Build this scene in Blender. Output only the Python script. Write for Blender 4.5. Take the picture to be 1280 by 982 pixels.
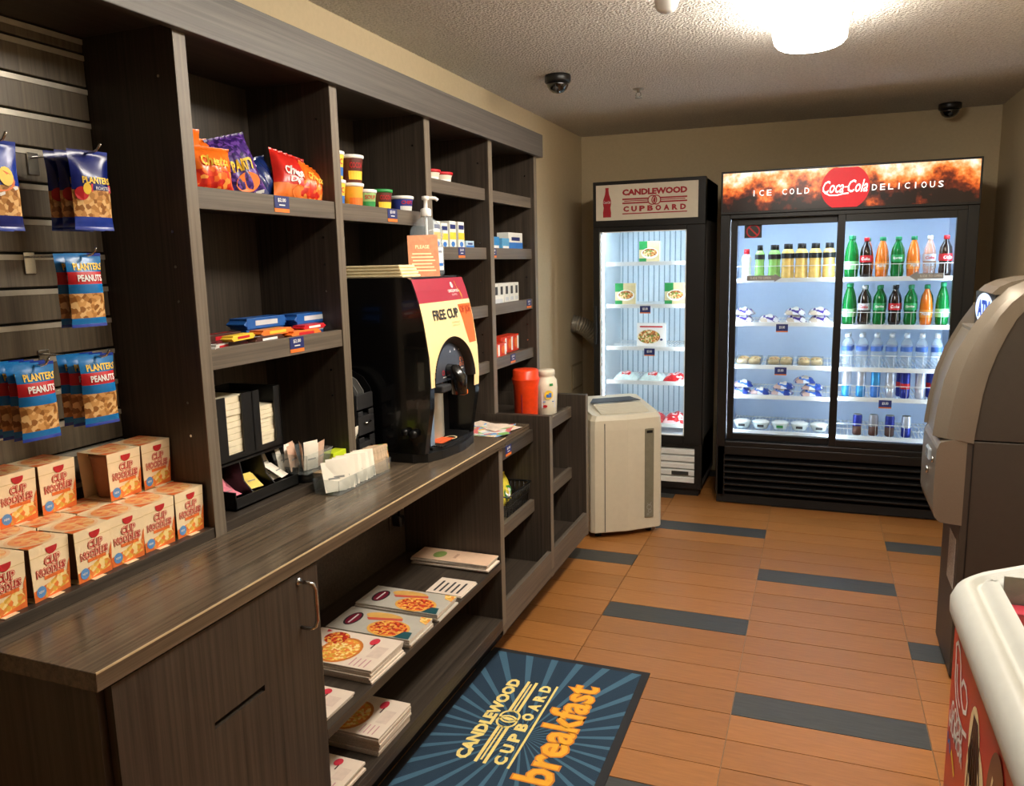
import bpy, math, random
from mathutils import Vector, Matrix
random.seed(7)
for o in list(bpy.data.objects): bpy.data.objects.remove(o)
S = bpy.context.scene
COL = S.collection
PI = math.pi

# ------------------------------------------------------------------ camera
yaw, pit, rol = 0.372761, 0.163477, -0.022649
fw = Vector((-math.sin(yaw)*math.cos(pit), math.cos(yaw)*math.cos(pit), -math.sin(pit)))
r0 = Vector((math.cos(yaw), math.sin(yaw), 0)); u0 = r0.cross(fw)
rt = r0*math.cos(rol) + u0*math.sin(rol); up = -r0*math.sin(rol) + u0*math.cos(rol)
cd = bpy.data.cameras.new('camera'); cam = bpy.data.objects.new('camera', cd); COL.objects.link(cam)
cd.sensor_fit = 'HORIZONTAL'; cd.sensor_width = 36.0; cd.lens = 979.7/1280*36.0; cd.clip_start = 0.02
m = Matrix.Identity(4)
for i in range(3):
    m[i][0] = rt[i]; m[i][1] = up[i]; m[i][2] = -fw[i]
m[0][3], m[1][3], m[2][3] = 0, 0, 1.54
cam.matrix_world = m
S.camera = cam

# ------------------------------------------------------------------ world, exposure
w = bpy.data.worlds.new('world'); S.world = w; w.use_nodes = True
w.node_tree.nodes['Background'].inputs[0].default_value = (0.9, 0.93, 1, 1)
w.node_tree.nodes['Background'].inputs[1].default_value = 0.02
vs = S.view_settings
vs.view_transform = 'Standard'; vs.look = 'None'; vs.gamma = 1; vs.use_curve_mapping = False
vs.exposure = 1.2
LAMP = 15.0          # ceiling fixture diffuser strength
LED = 14.0            # fridge light strips

# ------------------------------------------------------------------ helpers
def lin(c):
    return tuple(((x/255)/12.92 if x/255 <= .04045 else ((x/255+.055)/1.055)**2.4) for x in c)
MATS = {}
def mat(name, rgb, rough=.5, metal=0, var=.08, scale=40, bump=0, emit=0, spec=.5, coat=0, alpha=1, sub=None):
    if name in MATS: return MATS[name]
    M = bpy.data.materials.new(name); M.use_nodes = True
    N = M.node_tree; b = N.nodes['Principled BSDF']
    c = lin(rgb)
    b.inputs['Roughness'].default_value = rough; b.inputs['Metallic'].default_value = metal
    b.inputs['Specular IOR Level'].default_value = spec
    b.inputs['Coat Weight'].default_value = coat
    tc = N.nodes.new('ShaderNodeTexCoord'); nz = N.nodes.new('ShaderNodeTexNoise')
    nz.inputs['Scale'].default_value = scale; nz.inputs['Detail'].default_value = 3
    N.links.new(tc.outputs['Object'], nz.inputs['Vector'])
    rp = N.nodes.new('ShaderNodeValToRGB')
    rp.color_ramp.elements[0].position = .3; rp.color_ramp.elements[1].position = .7
    rp.color_ramp.elements[0].color = (*[x*(1-var) for x in c], 1)
    rp.color_ramp.elements[1].color = (*[min(1, x*(1+var)) for x in c], 1)
    N.links.new(nz.outputs['Fac'], rp.inputs['Fac']); N.links.new(rp.outputs['Color'], b.inputs['Base Color'])
    if bump:
        bp = N.nodes.new('ShaderNodeBump'); bp.inputs['Strength'].default_value = bump; bp.inputs['Distance'].default_value = .004
        N.links.new(nz.outputs['Fac'], bp.inputs['Height']); N.links.new(bp.outputs['Normal'], b.inputs['Normal'])
    if emit:
        N.links.new(rp.outputs['Color'], b.inputs['Emission Color']); b.inputs['Emission Strength'].default_value = emit
    if alpha < 1:
        b.inputs['Alpha'].default_value = alpha
    MATS[name] = M
    return M
def wood(name, axis, lo=(36, 30, 25), hi=(76, 66, 56), rough=.45, stretch=70, along=1.6):
    M = bpy.data.materials.new(name); M.use_nodes = True; N = M.node_tree; b = N.nodes['Principled BSDF']
    tc = N.nodes.new('ShaderNodeTexCoord'); mp = N.nodes.new('ShaderNodeMapping')
    sc = [stretch*1.6]*3; sc[axis] = along
    mp.inputs['Scale'].default_value = sc
    N.links.new(tc.outputs['Object'], mp.inputs['Vector'])
    n1 = N.nodes.new('ShaderNodeTexNoise'); n1.inputs['Scale'].default_value = 1; n1.inputs['Detail'].default_value = 5; n1.inputs['Roughness'].default_value = .65
    N.links.new(mp.outputs['Vector'], n1.inputs['Vector'])
    rp = N.nodes.new('ShaderNodeValToRGB'); e = rp.color_ramp.elements
    e[0].position = .28; e[1].position = .72; e[0].color = (*lin(lo), 1); e[1].color = (*lin(hi), 1)
    N.links.new(n1.outputs['Fac'], rp.inputs['Fac']); N.links.new(rp.outputs['Color'], b.inputs['Base Color'])
    b.inputs['Roughness'].default_value = rough
    bp = N.nodes.new('ShaderNodeBump'); bp.inputs['Strength'].default_value = .12; bp.inputs['Distance'].default_value = .001
    N.links.new(n1.outputs['Fac'], bp.inputs['Height']); N.links.new(bp.outputs['Normal'], b.inputs['Normal'])
    MATS[name] = M
    return M
def spots(name, cols, scale=60, rough=.45, emit=0, feature='F1'):
    """blotchy printed food picture: voronoi cells coloured from a list"""
    M = bpy.data.materials.new(name); M.use_nodes = True; N = M.node_tree; b = N.nodes['Principled BSDF']
    tc = N.nodes.new('ShaderNodeTexCoord'); v = N.nodes.new('ShaderNodeTexVoronoi'); v.inputs['Scale'].default_value = scale
    nz = N.nodes.new('ShaderNodeTexNoise'); nz.inputs['Scale'].default_value = scale*.8; nz.inputs['Detail'].default_value = 3
    ad = N.nodes.new('ShaderNodeVectorMath'); ad.operation = 'MULTIPLY_ADD'; ad.inputs[1].default_value = (.6/scale,)*3
    N.links.new(tc.outputs['Object'], nz.inputs['Vector']); N.links.new(nz.outputs['Color'], ad.inputs[0]); N.links.new(tc.outputs['Object'], ad.inputs[2])
    N.links.new(ad.outputs['Vector'], v.inputs['Vector'])
    sp = N.nodes.new('ShaderNodeSeparateColor'); N.links.new(v.outputs['Color'], sp.inputs['Color'])
    rp = N.nodes.new('ShaderNodeValToRGB'); rp.color_ramp.interpolation = 'CONSTANT' if feature == 'F1' else 'LINEAR'
    e = rp.color_ramp.elements
    while len(e) < len(cols): e.new(.5)
    for i, c in enumerate(cols):
        e[i].position = i/len(cols); e[i].color = (*lin(c), 1)
    N.links.new(sp.outputs[0], rp.inputs['Fac']); N.links.new(rp.outputs['Color'], b.inputs['Base Color'])
    b.inputs['Roughness'].default_value = rough
    if emit:
        N.links.new(rp.outputs['Color'], b.inputs['Emission Color']); b.inputs['Emission Strength'].default_value = emit
    MATS[name] = M
    return M
def clear(name, tint=(235, 245, 245), gloss=.12, diff=.06, diffcol=(220, 230, 235), rough=.03):
    """thin clear plastic or pane: see-through with a sheen and a little haze"""
    M = bpy.data.materials.new(name); M.use_nodes = True; N = M.node_tree
    for n in list(N.nodes):
        if n.type != 'OUTPUT_MATERIAL': N.nodes.remove(n)
    out = N.nodes['Material Output']
    t = N.nodes.new('ShaderNodeBsdfTransparent'); t.inputs[0].default_value = (*lin(tint), 1)
    g = N.nodes.new('ShaderNodeBsdfGlossy'); g.inputs['Roughness'].default_value = rough
    d = N.nodes.new('ShaderNodeBsdfDiffuse'); nz = N.nodes.new('ShaderNodeTexNoise'); nz.inputs['Scale'].default_value = 30
    rp = N.nodes.new('ShaderNodeValToRGB'); rp.color_ramp.elements[0].color = (*[x*.9 for x in lin(diffcol)], 1); rp.color_ramp.elements[1].color = (*lin(diffcol), 1)
    N.links.new(nz.outputs['Fac'], rp.inputs['Fac']); N.links.new(rp.outputs['Color'], d.inputs['Color'])
    m1 = N.nodes.new('ShaderNodeMixShader'); m1.inputs[0].default_value = diff
    N.links.new(t.outputs[0], m1.inputs[1]); N.links.new(d.outputs[0], m1.inputs[2])
    f = N.nodes.new('ShaderNodeLayerWeight'); pw = N.nodes.new('ShaderNodeMath'); pw.operation = 'POWER'; pw.inputs[1].default_value = 3.5
    ml = N.nodes.new('ShaderNodeMath'); ml.operation = 'MULTIPLY_ADD'; ml.inputs[1].default_value = gloss*3.5; ml.inputs[2].default_value = gloss*.25; ml.use_clamp = True
    N.links.new(f.outputs['Facing'], pw.inputs[0]); N.links.new(pw.outputs[0], ml.inputs[0])
    m2 = N.nodes.new('ShaderNodeMixShader')
    N.links.new(ml.outputs[0], m2.inputs[0]); N.links.new(m1.outputs[0], m2.inputs[1]); N.links.new(g.outputs[0], m2.inputs[2])
    N.links.new(m2.outputs[0], out.inputs['Surface'])
    MATS[name] = M
    return M

TX = {}
def text_geo(s, bold=0.0, shear=0.0):
    k = (s, bold, shear)
    if k in TX: return TX[k]
    c = bpy.data.curves.new('txt', 'FONT'); c.body = s; c.offset = bold; c.shear = shear; c.resolution_u = 2
    c.fill_mode = 'FRONT'
    o = bpy.data.objects.new('txt', c); COL.objects.link(o)
    bpy.context.view_layer.update()
    me = bpy.data.meshes.new_from_object(o.evaluated_get(bpy.context.evaluated_depsgraph_get()))
    V = [(v.co.x, v.co.y) for v in me.vertices]; F = [tuple(p.vertices) for p in me.polygons]
    bpy.data.objects.remove(o); bpy.data.curves.remove(c); bpy.data.meshes.remove(me)
    x0 = min(v[0] for v in V); x1 = max(v[0] for v in V); y0 = min(v[1] for v in V); y1 = max(v[1] for v in V)
    V = [((a-(x0+x1)/2)/(x1-x0), (b-(y0+y1)/2)/(y1-y0)) for a, b in V]
    TX[k] = (V, F)
    return TX[k]
def plane(o, u, v):
    o, u, v = Vector(o), Vector(u).normalized(), Vector(v).normalized()
    return lambda a, b: o + u*a + v*b

class MB:
    def __init__(self): self.v = []; self.f = []; self.mi = []; self.sm = []
    def add(self, vs, fs, mi=0, smooth=False):
        b = len(self.v); self.v += [tuple(x) for x in vs]
        for f in fs: self.f.append(tuple(i+b for i in f)); self.mi.append(mi); self.sm.append(smooth)
        return self
    def box(self, x0, x1, y0, y1, z0, z1, mi=0):
        return self.add([(x0,y0,z0),(x1,y0,z0),(x1,y1,z0),(x0,y1,z0),(x0,y0,z1),(x1,y0,z1),(x1,y1,z1),(x0,y1,z1)],
            [(0,3,2,1),(4,5,6,7),(0,1,5,4),(1,2,6,5),(2,3,7,6),(3,0,4,7)], mi)
    def hexa(self, p, mi=0):   # 8 points, bottom ring then top ring
        return self.add(p, [(0,3,2,1),(4,5,6,7),(0,1,5,4),(1,2,6,5),(2,3,7,6),(3,0,4,7)], mi)
    def prism(self, poly, a, b, fn, mi=0, smooth=False):   # poly in 2D, fn(u,v,t)
        n = len(poly); vs = [fn(u, v, a) for u, v in poly] + [fn(u, v, b) for u, v in poly]
        self.add(vs, [tuple(range(n-1, -1, -1)), tuple(range(n, 2*n))], mi)
        return self.add(vs, [(i, (i+1) % n, n+(i+1) % n, n+i) for i in range(n)], mi, smooth)
    def lathe(self, prof, seg=20, c=(0, 0, 0), mi=0, bands=None, cap=True, sx=1, sy=1, smooth=True):
        vs = []; 
        for r, z in prof:
            for k in range(seg):
                a = 2*PI*k/seg; vs.append((c[0]+sx*r*math.cos(a), c[1]+sy*r*math.sin(a), c[2]+z))
        for j in range(len(prof)-1):
            mm = bands[j] if bands else mi
            self.add([], [], mm)
        b = len(self.v); self.v += vs
        for j in range(len(prof)-1):
            mm = bands[j] if bands else mi
            for k in range(seg):
                k2 = (k+1) % seg
                self.f.append((b+j*seg+k, b+j*seg+k2, b+(j+1)*seg+k2, b+(j+1)*seg+k)); self.mi.append(mm); self.sm.append(smooth)
        if cap:
            if prof[0][0] > 1e-6: self.f.append(tuple(b+k for k in range(seg-1, -1, -1))); self.mi.append(bands[0] if bands else mi); self.sm.append(False)
            if prof[-1][0] > 1e-6: self.f.append(tuple(b+(len(prof)-1)*seg+k for k in range(seg))); self.mi.append(bands[-1] if bands else mi); self.sm.append(False)
        return self
    def tube(self, pts, r, seg=8, mi=0, close=False):
        pts = [Vector(p) for p in pts]; n = len(pts); rr = r if isinstance(r, (list, tuple)) else [r]*n
        t = (pts[1]-pts[0]).normalized(); a = t.orthogonal().normalized(); vs = []
        for i, p in enumerate(pts):
            if close: t = (pts[(i+1) % n]-pts[i-1]).normalized()
            else: t = (pts[min(i+1, n-1)]-pts[max(i-1, 0)]).normalized()
            a = (a - t*a.dot(t)).normalized(); b = t.cross(a)
            for k in range(seg):
                an = 2*PI*k/seg; vs.append(p + (a*math.cos(an)+b*math.sin(an))*rr[i])
        fs = []
        for i in range(n if close else n-1):
            j = (i+1) % n
            for k in range(seg):
                k2 = (k+1) % seg; fs.append((i*seg+k, i*seg+k2, j*seg+k2, j*seg+k))
        if not close: fs += [tuple(range(seg-1, -1, -1)), tuple((n-1)*seg+k for k in range(seg))]
        return self.add(vs, fs, mi, True)
    def surf(self, fn, nu, nv, mi=0, mfn=None, smooth=True):   # fn(u,v) u,v in 0..1
        b = len(self.v)
        for j in range(nv+1):
            for i in range(nu+1): self.v.append(tuple(fn(i/nu, j/nv)))
        for j in range(nv):
            for i in range(nu):
                self.f.append((b+j*(nu+1)+i, b+j*(nu+1)+i+1, b+(j+1)*(nu+1)+i+1, b+(j+1)*(nu+1)+i))
                self.mi.append(mfn((i+.5)/nu, (j+.5)/nv) if mfn else mi); self.sm.append(smooth)
        return self
    def text(self, s, fn, cx, cy, w, h, mi=0, bold=0.0, shear=0.0):
        V, F = text_geo(s, bold, shear)
        return self.add([fn(cx+a*w, cy+b*h) for a, b in V], F, mi)
    def poly(self, fn, pts, mi=0): return self.add([fn(*p) for p in pts], [tuple(range(len(pts)))], mi)
    def rect(self, fn, u0, u1, v0, v1, mi=0): return self.poly(fn, [(u0,v0),(u1,v0),(u1,v1),(u0,v1)], mi)
    def disc(self, fn, cu, cv, ru, rv, mi=0, n=20, a0=0, a1=2*PI):
        full = abs(a1-a0-2*PI) < 1e-6
        k = n if full else n+1
        return self.poly(fn, [(cu+ru*math.cos(a0+(a1-a0)*i/n), cv+rv*math.sin(a0+(a1-a0)*i/n)) for i in range(k)], mi)
    def ring(self, fn, cu, cv, r, t, mi=0, n=28, sv=1):
        vs = []
        for i in range(n):
            a = 2*PI*i/n; vs += [fn(cu+(r-t)*math.cos(a), cv+sv*(r-t)*math.sin(a)), fn(cu+r*math.cos(a), cv+sv*r*math.sin(a))]
        return self.add(vs, [(2*i, 2*i+1, (2*i+3) % (2*n), (2*i+2) % (2*n)) for i in range(n)], mi)
    def line(self, fn, pts, t, mi=0):   # flat stroke
        pts = [Vector((p[0], p[1])) for p in pts]; vs = []
        for i, p in enumerate(pts):
            d = (pts[min(i+1, len(pts)-1)]-pts[max(i-1, 0)]).normalized(); nn = Vector((-d.y, d.x))*t/2
            vs += [fn(p.x+nn.x, p.y+nn.y), fn(p.x-nn.x, p.y-nn.y)]
        return self.add(vs, [(2*i, 2*i+1, 2*i+3, 2*i+2) for i in range(len(pts)-1)], mi)
    def build(self, name, mats, parent=None, bevel=0, local=False, kind=None):
        off = Vector((0, 0, 0)) if (local or parent is None) else Vector(ORG.get(parent.name, (0, 0, 0)))
        me = bpy.data.meshes.new(name)
        me.from_pydata([tuple(Vector(v)-off) for v in self.v], [], self.f)
        if not isinstance(mats, (list, tuple)): mats = [mats]
        for q in mats: me.materials.append(q)
        me.polygons.foreach_set('material_index', self.mi); me.polygons.foreach_set('use_smooth', self.sm)
        me.update()
        o = bpy.data.objects.new(name, me); COL.objects.link(o)
        if parent is not None:
            o.parent = parent; ORG[o.name] = ORG.get(parent.name, (0, 0, 0))
        if bevel:
            b = o.modifiers.new('bevel', 'BEVEL'); b.width = bevel; b.segments = 2; b.limit_method = 'ANGLE'; b.angle_limit = .7
        if kind: o['kind'] = kind
        return o
ORG = {}
def thing(name, label, cat, loc=(0, 0, 0), rz=0, group=None):
    o = bpy.data.objects.new(name, None); COL.objects.link(o); o.location = loc; o.rotation_euler = (0, 0, rz)
    o.empty_display_size = .05
    ORG[o.name] = tuple(loc); tag(o, label, cat, group)
    return o
def tag(o, label, cat, group=None):
    o['label'] = label; o['category'] = cat
    if group: o['group'] = group
    return o
def struct(o): o['kind'] = 'structure'; return o
def copy_tree(o, parent=None):
    c = o.copy(); COL.objects.link(c)
    if parent is not None: c.parent = parent
    for ch in o.children: copy_tree(ch, c)
    return c
def place(o, loc, rz=0, label=None, rx=0, ry=0):
    o.location = loc; o.rotation_euler = (rx, ry, rz)
    if label: o['label'] = label
    return o
ORD = ['first', 'second', 'third', 'fourth', 'fifth', 'sixth', 'seventh', 'eighth', 'ninth']

# ------------------------------------------------------------------ materials
WV = wood('laminate_vertical', 2); WY = wood('laminate_along', 1); WT = wood('laminate_counter', 1, (62, 51, 40), (112, 97, 80), .23); WX = wood('laminate_across', 0)
WE = wood('laminate_edge', 2, (92, 82, 70), (128, 116, 100)); WEY = wood('laminate_edge_along', 1, (74, 66, 57), (112, 101, 88)); WCR = wood('laminate_crown', 1, (64, 60, 56), (98, 92, 86))
BLK = mat('black_plastic', (17, 17, 18), .38); BLKM = mat('black_matt', (9, 9, 10), .6); DKG = mat('dark_grey', (48, 48, 50), .5)
WHT = mat('white_enamel', (228, 230, 228), .4, var=.02); PAPER = mat('paper_white', (236, 226, 210), .7, var=.04, scale=90)
CHR = mat('chrome', (200, 200, 200), .18, 1, var=.03); ALU = mat('aluminium', (170, 168, 160), .35, 1)
RED = mat('red_print', (196, 24, 36), .45); NAVY = mat('navy_print', (30, 42, 105), .5); ORA = mat('orange_print', (238, 120, 40), .5)
WPR = mat('white_print', (240, 238, 234), .5, var=.02); YEL = mat('yellow_print', (246, 204, 60), .5); BLU = mat('blue_print', (52, 118, 200), .45)
GRN = mat('green_print', (40, 140, 70), .45); CREAM = mat('cream_print', (248, 226, 176), .5); BRN = mat('brown_print', (70, 36, 26), .5)
GREY = mat('grey_plastic', (150, 150, 146), .5); PINK = mat('pink_paper', (240, 140, 160), .6); TEAL = mat('teal_print', (40, 120, 140), .5)
PURP = mat('purple_print', (84, 44, 130), .4); LBL = mat('label_silver', (200, 205, 212), .35)
PEANUT = spots('peanut_picture', [(150, 96, 46), (214, 160, 96), (186, 130, 70), (232, 190, 130)], 110, .35)
NOODLE = spots('noodle_picture', [(250, 200, 100), (236, 150, 60), (252, 222, 150), (226, 176, 70), (240, 130, 60)], 130)
SOUP = spots('soup_picture', [(240, 150, 80), (250, 180, 110), (236, 110, 60), (252, 206, 140)], 90, feature='L')
PIZZA = spots('pizza_picture', [(206, 62, 36), (232, 120, 50), (240, 190, 90), (176, 40, 28), (226, 150, 70)], 120)
FOOD = spots('food_picture', [(196, 120, 60), (226, 180, 110), (240, 220, 170), (150, 90, 50), (120, 140, 60)], 90)
MIXED = spots('leaflet_print', [(240, 235, 225), (230, 120, 120), (120, 170, 220), (240, 200, 80), (140, 190, 110), (70, 90, 160), (245, 240, 235)], 28)
SPRINK = spots('bag_purple_print', [(70, 40, 120), (40, 24, 80), (110, 70, 160), (60, 30, 110)], 130, .3)
GLASS = clear('door_glass', (252, 254, 254), .05, .004); ACRY = clear('clear_acrylic', (244, 246, 246), .13, .07)
PET = clear('clear_bottle', (248, 252, 255), .10, .17, (232, 243, 252)); PETG = clear('green_bottle', (60, 190, 90), .13, .45, (20, 150, 70))
# ------------------------------------------------------------------ the room
XL, XR, ZC, YN = -1.66, 1.02, 2.44, -2.3
def ybk(x): return 5.749 + (x+1.662)*.0278
WALL = mat('wall_paint', (200, 182, 148), .75, var=.03, scale=60, bump=.05)
CEIL = mat('ceiling_texture', (236, 230, 222), .9, var=.14, scale=95, bump=1.0)
MATS['ceiling_texture'].node_tree.nodes['Bump'].inputs['Distance'].default_value = .035
def slab(name, pts, th):
    mb = MB(); n = Vector(th); p = [Vector(q) for q in pts]
    return mb.hexa([*p, *[q+n for q in p]])
struct(slab('', [(XL,YN,0),(XL,ybk(XL),0),(XL,ybk(XL),ZC),(XL,YN,ZC)], (-.1,0,0)).build('wall_left', WALL))
struct(slab('', [(XR,YN,0),(XR,ybk(XR),0),(XR,ybk(XR),ZC),(XR,YN,ZC)], (.1,0,0)).build('wall_right', WALL))
struct(slab('', [(XL-.1,ybk(XL),0),(XR+.1,ybk(XR),0),(XR+.1,ybk(XR),ZC),(XL-.1,ybk(XL),ZC)], (0,.1,0)).build('wall_back', WALL))
struct(slab('', [(XL-.1,YN,0),(XR+.1,YN,0),(XR+.1,YN,ZC),(XL-.1,YN,ZC)], (0,-.1,0)).build('wall_front', WALL))
struct(slab('', [(XL-.1,YN-.1,ZC),(XR+.1,YN-.1,ZC),(XR+.1,ybk(XR)+.1,ZC),(XL-.1,ybk(XL)+.1,ZC)], (0,0,.1)).build('ceiling', CEIL))

# floor: grout bed with separate wood-look tiles
GROUT = mat('grout', (140, 112, 84), .9, var=.15)
fl = struct(slab('', [(XL-.1,YN-.1,-.006),(XR+.1,YN-.1,-.006),(XR+.1,ybk(XR)+.1,-.006),(XL-.1,ybk(XL)+.1,-.006)], (0,0,-.1)).build('floor', GROUT))
def tilemat(name, lo, hi, rough):
    M = wood(name, 0, lo, hi, rough, 60, 9); N = M.node_tree; b = N.nodes['Principled BSDF']
    oi = N.nodes.new('ShaderNodeObjectInfo'); hs = N.nodes.new('ShaderNodeHueSaturation')
    mr = N.nodes.new('ShaderNodeMapRange'); mr.inputs['To Min'].default_value = .88; mr.inputs['To Max'].default_value = 1.1
    N.links.new(oi.outputs['Random'], mr.inputs['Value']); N.links.new(mr.outputs['Result'], hs.inputs['Value'])
    src = b.inputs['Base Color'].links[0].from_socket
    N.links.new(src, hs.inputs['Color']); N.links.new(hs.outputs['Color'], b.inputs['Base Color'])
    return M
TO = tilemat('tile_orange', (144, 93, 45), (166, 110, 56), .40); TD = tilemat('tile_slate', (54, 54, 52), (72, 72, 70), .5)
PX, PY = .614, .1519
def tile_mesh(x0, x1, mm):
    g = .0016; mb = MB().box(x0+g, x1-g, -PY/2+g, PY/2-g, -.006, 0)
    o = mb.build('tile', mm, fl, bevel=0); return o
cols = [-.224+PX*k for k in range(-2, 3)]
first = {}
for ci in range(-3, 2):
    xa, xb = max(-.224+PX*ci, XL), min(-.224+PX*(ci+1), XR)
    if xb-xa < .05: continue
    for rj in range(-17, 21):
        yf = 2.715 + PY*rj          # far edge
        if yf > ybk(0)-.02 or yf-PY < .9: continue
        dark = ((rj + (4 if ci % 2 else 0)) % 8) == 0
        k = (ci, dark)
        if k not in first:
            o = first[k] = tile_mesh(xa-(xa+xb)/2, xb-(xa+xb)/2, TD if dark else TO)
        else:
            o = first[k].copy(); COL.objects.link(o)
        o.location = ((xa+xb)/2, yf-PY/2, random.uniform(-.0003, .0003))
# tile rows nearer than the camera can see share one plain bed
struct(MB().box(XL, XR, YN, 2.715-PY*11, -.006, -.0005).build('trim_1', TO))

# ------------------------------------------------------------------ upper shelving unit
XU, XB = -1.34, -1.635          # front plane, back panel
DIV = [(.815, .853), (1.434, 1.471), (2.03, 2.067), (2.62, 2.662), (3.21, 3.25), (3.795, 3.83)]
hut = thing('shelving_unit', 'tall dark wood shelving unit with open bays standing on the counter', 'shelving', (-1.5, 2.3, .9))
for i, (a, b) in enumerate(DIV):
    zb = .9 if i < 4 else .862
    if i == 5: zb = .862
    d = MB().box(XB, XU-.003, a, b, zb, 2.075).build('divider', WV, hut)
    MB().box(XU-.003, XU, a, b, zb, 2.075).build('edge_band', WE, d)
    if i > 0:       # shelf-pin holes on the face seen from the near side
        mb = MB()
        for z in (1.97, 1.63, 1.55, 1.47, 1.23, 1.15):
            mb.add([(XU-.05, a-.0006, z+.004*s) for s in (0,)], [], 0)
            c0 = Vector((XU-.05, a-.0008, z))
            mb.poly(lambda u, v: (c0.x+u, c0.y, c0.z+v), [(.0035*math.cos(t*PI/4), .0035*math.sin(t*PI/4)) for t in range(8)])
        mb.build('pin_holes', CHR, d)
MB().box(XL+.004, XB, .815, 3.83, .9, 2.1).build('back_panel', WV, hut)
MB().box(XB, XU, .815, 3.83, 2.075, 2.1).build('top_board', WY, hut)
MB().box(XU, -1.318, .79, 3.872, 2.062, 2.172).build('crown', WCR, hut, bevel=.002)
MB().box(XL+.002, XU, 3.831, 3.872, 2.062, 2.172).build('crown_return', WX, hut)
TAGM = [NAVY, WPR, ORA]
def price_tag(parent, x, y, z, txt='$2.00', w=.062, h=.042):
    mb = MB(); f = plane((x, y, z), (0, 1, 0), (0, 0, 1))
    mb.box(x-.0015, x, y-w/2, y+w/2, z-h/2+.0105, z+h/2, 0); mb.box(x-.0015, x, y-w/2, y+w/2, z-h/2, z-h/2+.0095, 2)
    g = lambda u, v: f(u, v) + Vector((.0006, 0, 0))
    mb.text(txt, g, 0, .010, w*.55, .011, 1, .02); mb.rect(g, -w*.2, w*.2, -.004, -.001, 1)
    return mb.build('price_tag', TAGM, parent)
def ushelf(a, b, top, xf, tags=()):
    s = MB().box(XB, xf-.018, a, b, top-.03, top-.008).build('shelf', WY, hut)
    MB().box(xf-.018, xf, a, b, top-.05, top).build('front_lip', WEY, s, bevel=.001)
    for y, t in tags: price_tag(s, xf+.0017, y, top-.022, t)
bays = [(DIV[i][1], DIV[i+1][0]) for i in range(5)]
ushelf(*bays[1], 1.732, XU-.004, [(1.78, '$2.00')]); ushelf(*bays[1], 1.354, XU-.004, [(1.805, '$2.00')])
ushelf(*bays[2], 1.731, XU-.004, [(2.37, '$3.00')])
for z in (1.862, 1.611, 1.361, 1.112):
    ushelf(*bays[3], z, XU-.02, [(2.95, '$4.00')] if z == 1.611 else [])
    ushelf(*bays[4], z, XU-.02, {1.611: [(3.29, '$4.00')], 1.361: [(3.74, '$3.00')], 1.112: [(3.50, '$3.00')]}.get(z, []))
# plinth of the hutch on the counter
for a, b in bays[:3]: MB().box(XB, XU-.003, a, b, .9, .925).build('plinth_board', WY, hut, bevel=.001)

# slatwall in the first bay
WS = wood('slat_laminate', 2, (74, 66, 54), (122, 110, 92)); CHN = mat('channel_metal', (190, 184, 170), .35, .3)
sw = thing('slatwall_panel', 'dark slatted display wall with metal channels above the noodle cups', 'slatwall', (-1.62, 1.14, .93))
zs = [.985+.0755*k for k in range(15)]
s0 = None
for k, z in enumerate(zs):
    if z > 2.06: break
    h = min(.068, 2.07-z)
    MB().box(XB, -1.608, bays[0][0], bays[0][1], z, z+h).build('slat', WS, sw, bevel=.0015)
    MB().box(XB, -1.626, bays[0][0], bays[0][1], z+h-.001, z+.0765).build('groove', BLKM, sw)
    MB().box(-1.6215, -1.6065, bays[0][0], bays[0][1], z+h-.002, z+h+.0015).box(-1.608, -1.6055, bays[0][0], bays[0][1], z+h-.010, z+h+.0015).build('metal_channel', CHN, sw)

# ------------------------------------------------------------------ base units
PF = -1.08                     # base front plane
ct = thing('counter_top', 'long glossy dark wood counter top with a pale front edge', 'counter', (-1.36, 1.8, .866))
MB().box(XL+.002, -1.068, .85, 2.655, .866, .9).build('top_slab', WT, ct, bevel=.0015)
MB().box(-1.0695, -1.0668, .851, 2.654, .8975, .9006).build('pale_edge', mat('pale_edge', (206, 180, 140), .5), ct)  # thin paler strip along the slab's top front edge
bc = thing('base_cabinet', 'dark wood base cabinet with a slotted door and wire handle below the noodle cups', 'cabinet', (-1.36, 1.16, 0))
MB().box(XL+.004, -1.098, .87, .905, .1, .866).build('side_panel', WV, bc)
MB().box(XL+.004, -1.098, 1.434, 1.469, .1, .866).build('side_panel', WV, bc)
MB().box(XL+.004, -1.2, .905, 1.434, .1, .13).build('bottom_board', WX, bc)
MB().box(XL+.004, XL+.02, .905, 1.434, .13, .866).build('back_board', WX, bc)
MB().box(XL+.004, -1.19, .87, 1.469, 0, .1).build('toe_kick', BLKM, bc)
dr = MB()
# door with a cut slot
f = [(.885, .12), (1.467, .12), (1.467, .858), (.885, .858)]
dr.box(-1.096, -1.078, .885, 1.467, .12, .645); dr.box(-1.096, -1.078, .885, 1.467, .659, .858)
dr.box(-1.096, -1.078, .885, 1.106, .645, .659); dr.box(-1.096, -1.078, 1.257, 1.467, .645, .659)
dr = dr.build('door', WV, bc)
MB().box(-1.099, -1.0955, 1.09, 1.27, .64, .664).build('slot_backing', BLKM, dr)
MB().tube([(-1.078, 1.395, .838), (-1.05, 1.395, .838), (-1.042, 1.40, .834), (-1.040, 1.405, .82), (-1.040, 1.405, .745), (-1.042, 1.40, .731), (-1.05, 1.395, .727), (-1.078, 1.395, .727)], .0045, 8).build('handle', CHR, dr)
MB().tube([(-1.079, 1.395, .838), (-1.074, 1.395, .838)], .009, 12).build('handle_rose', CHR, dr)

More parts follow.
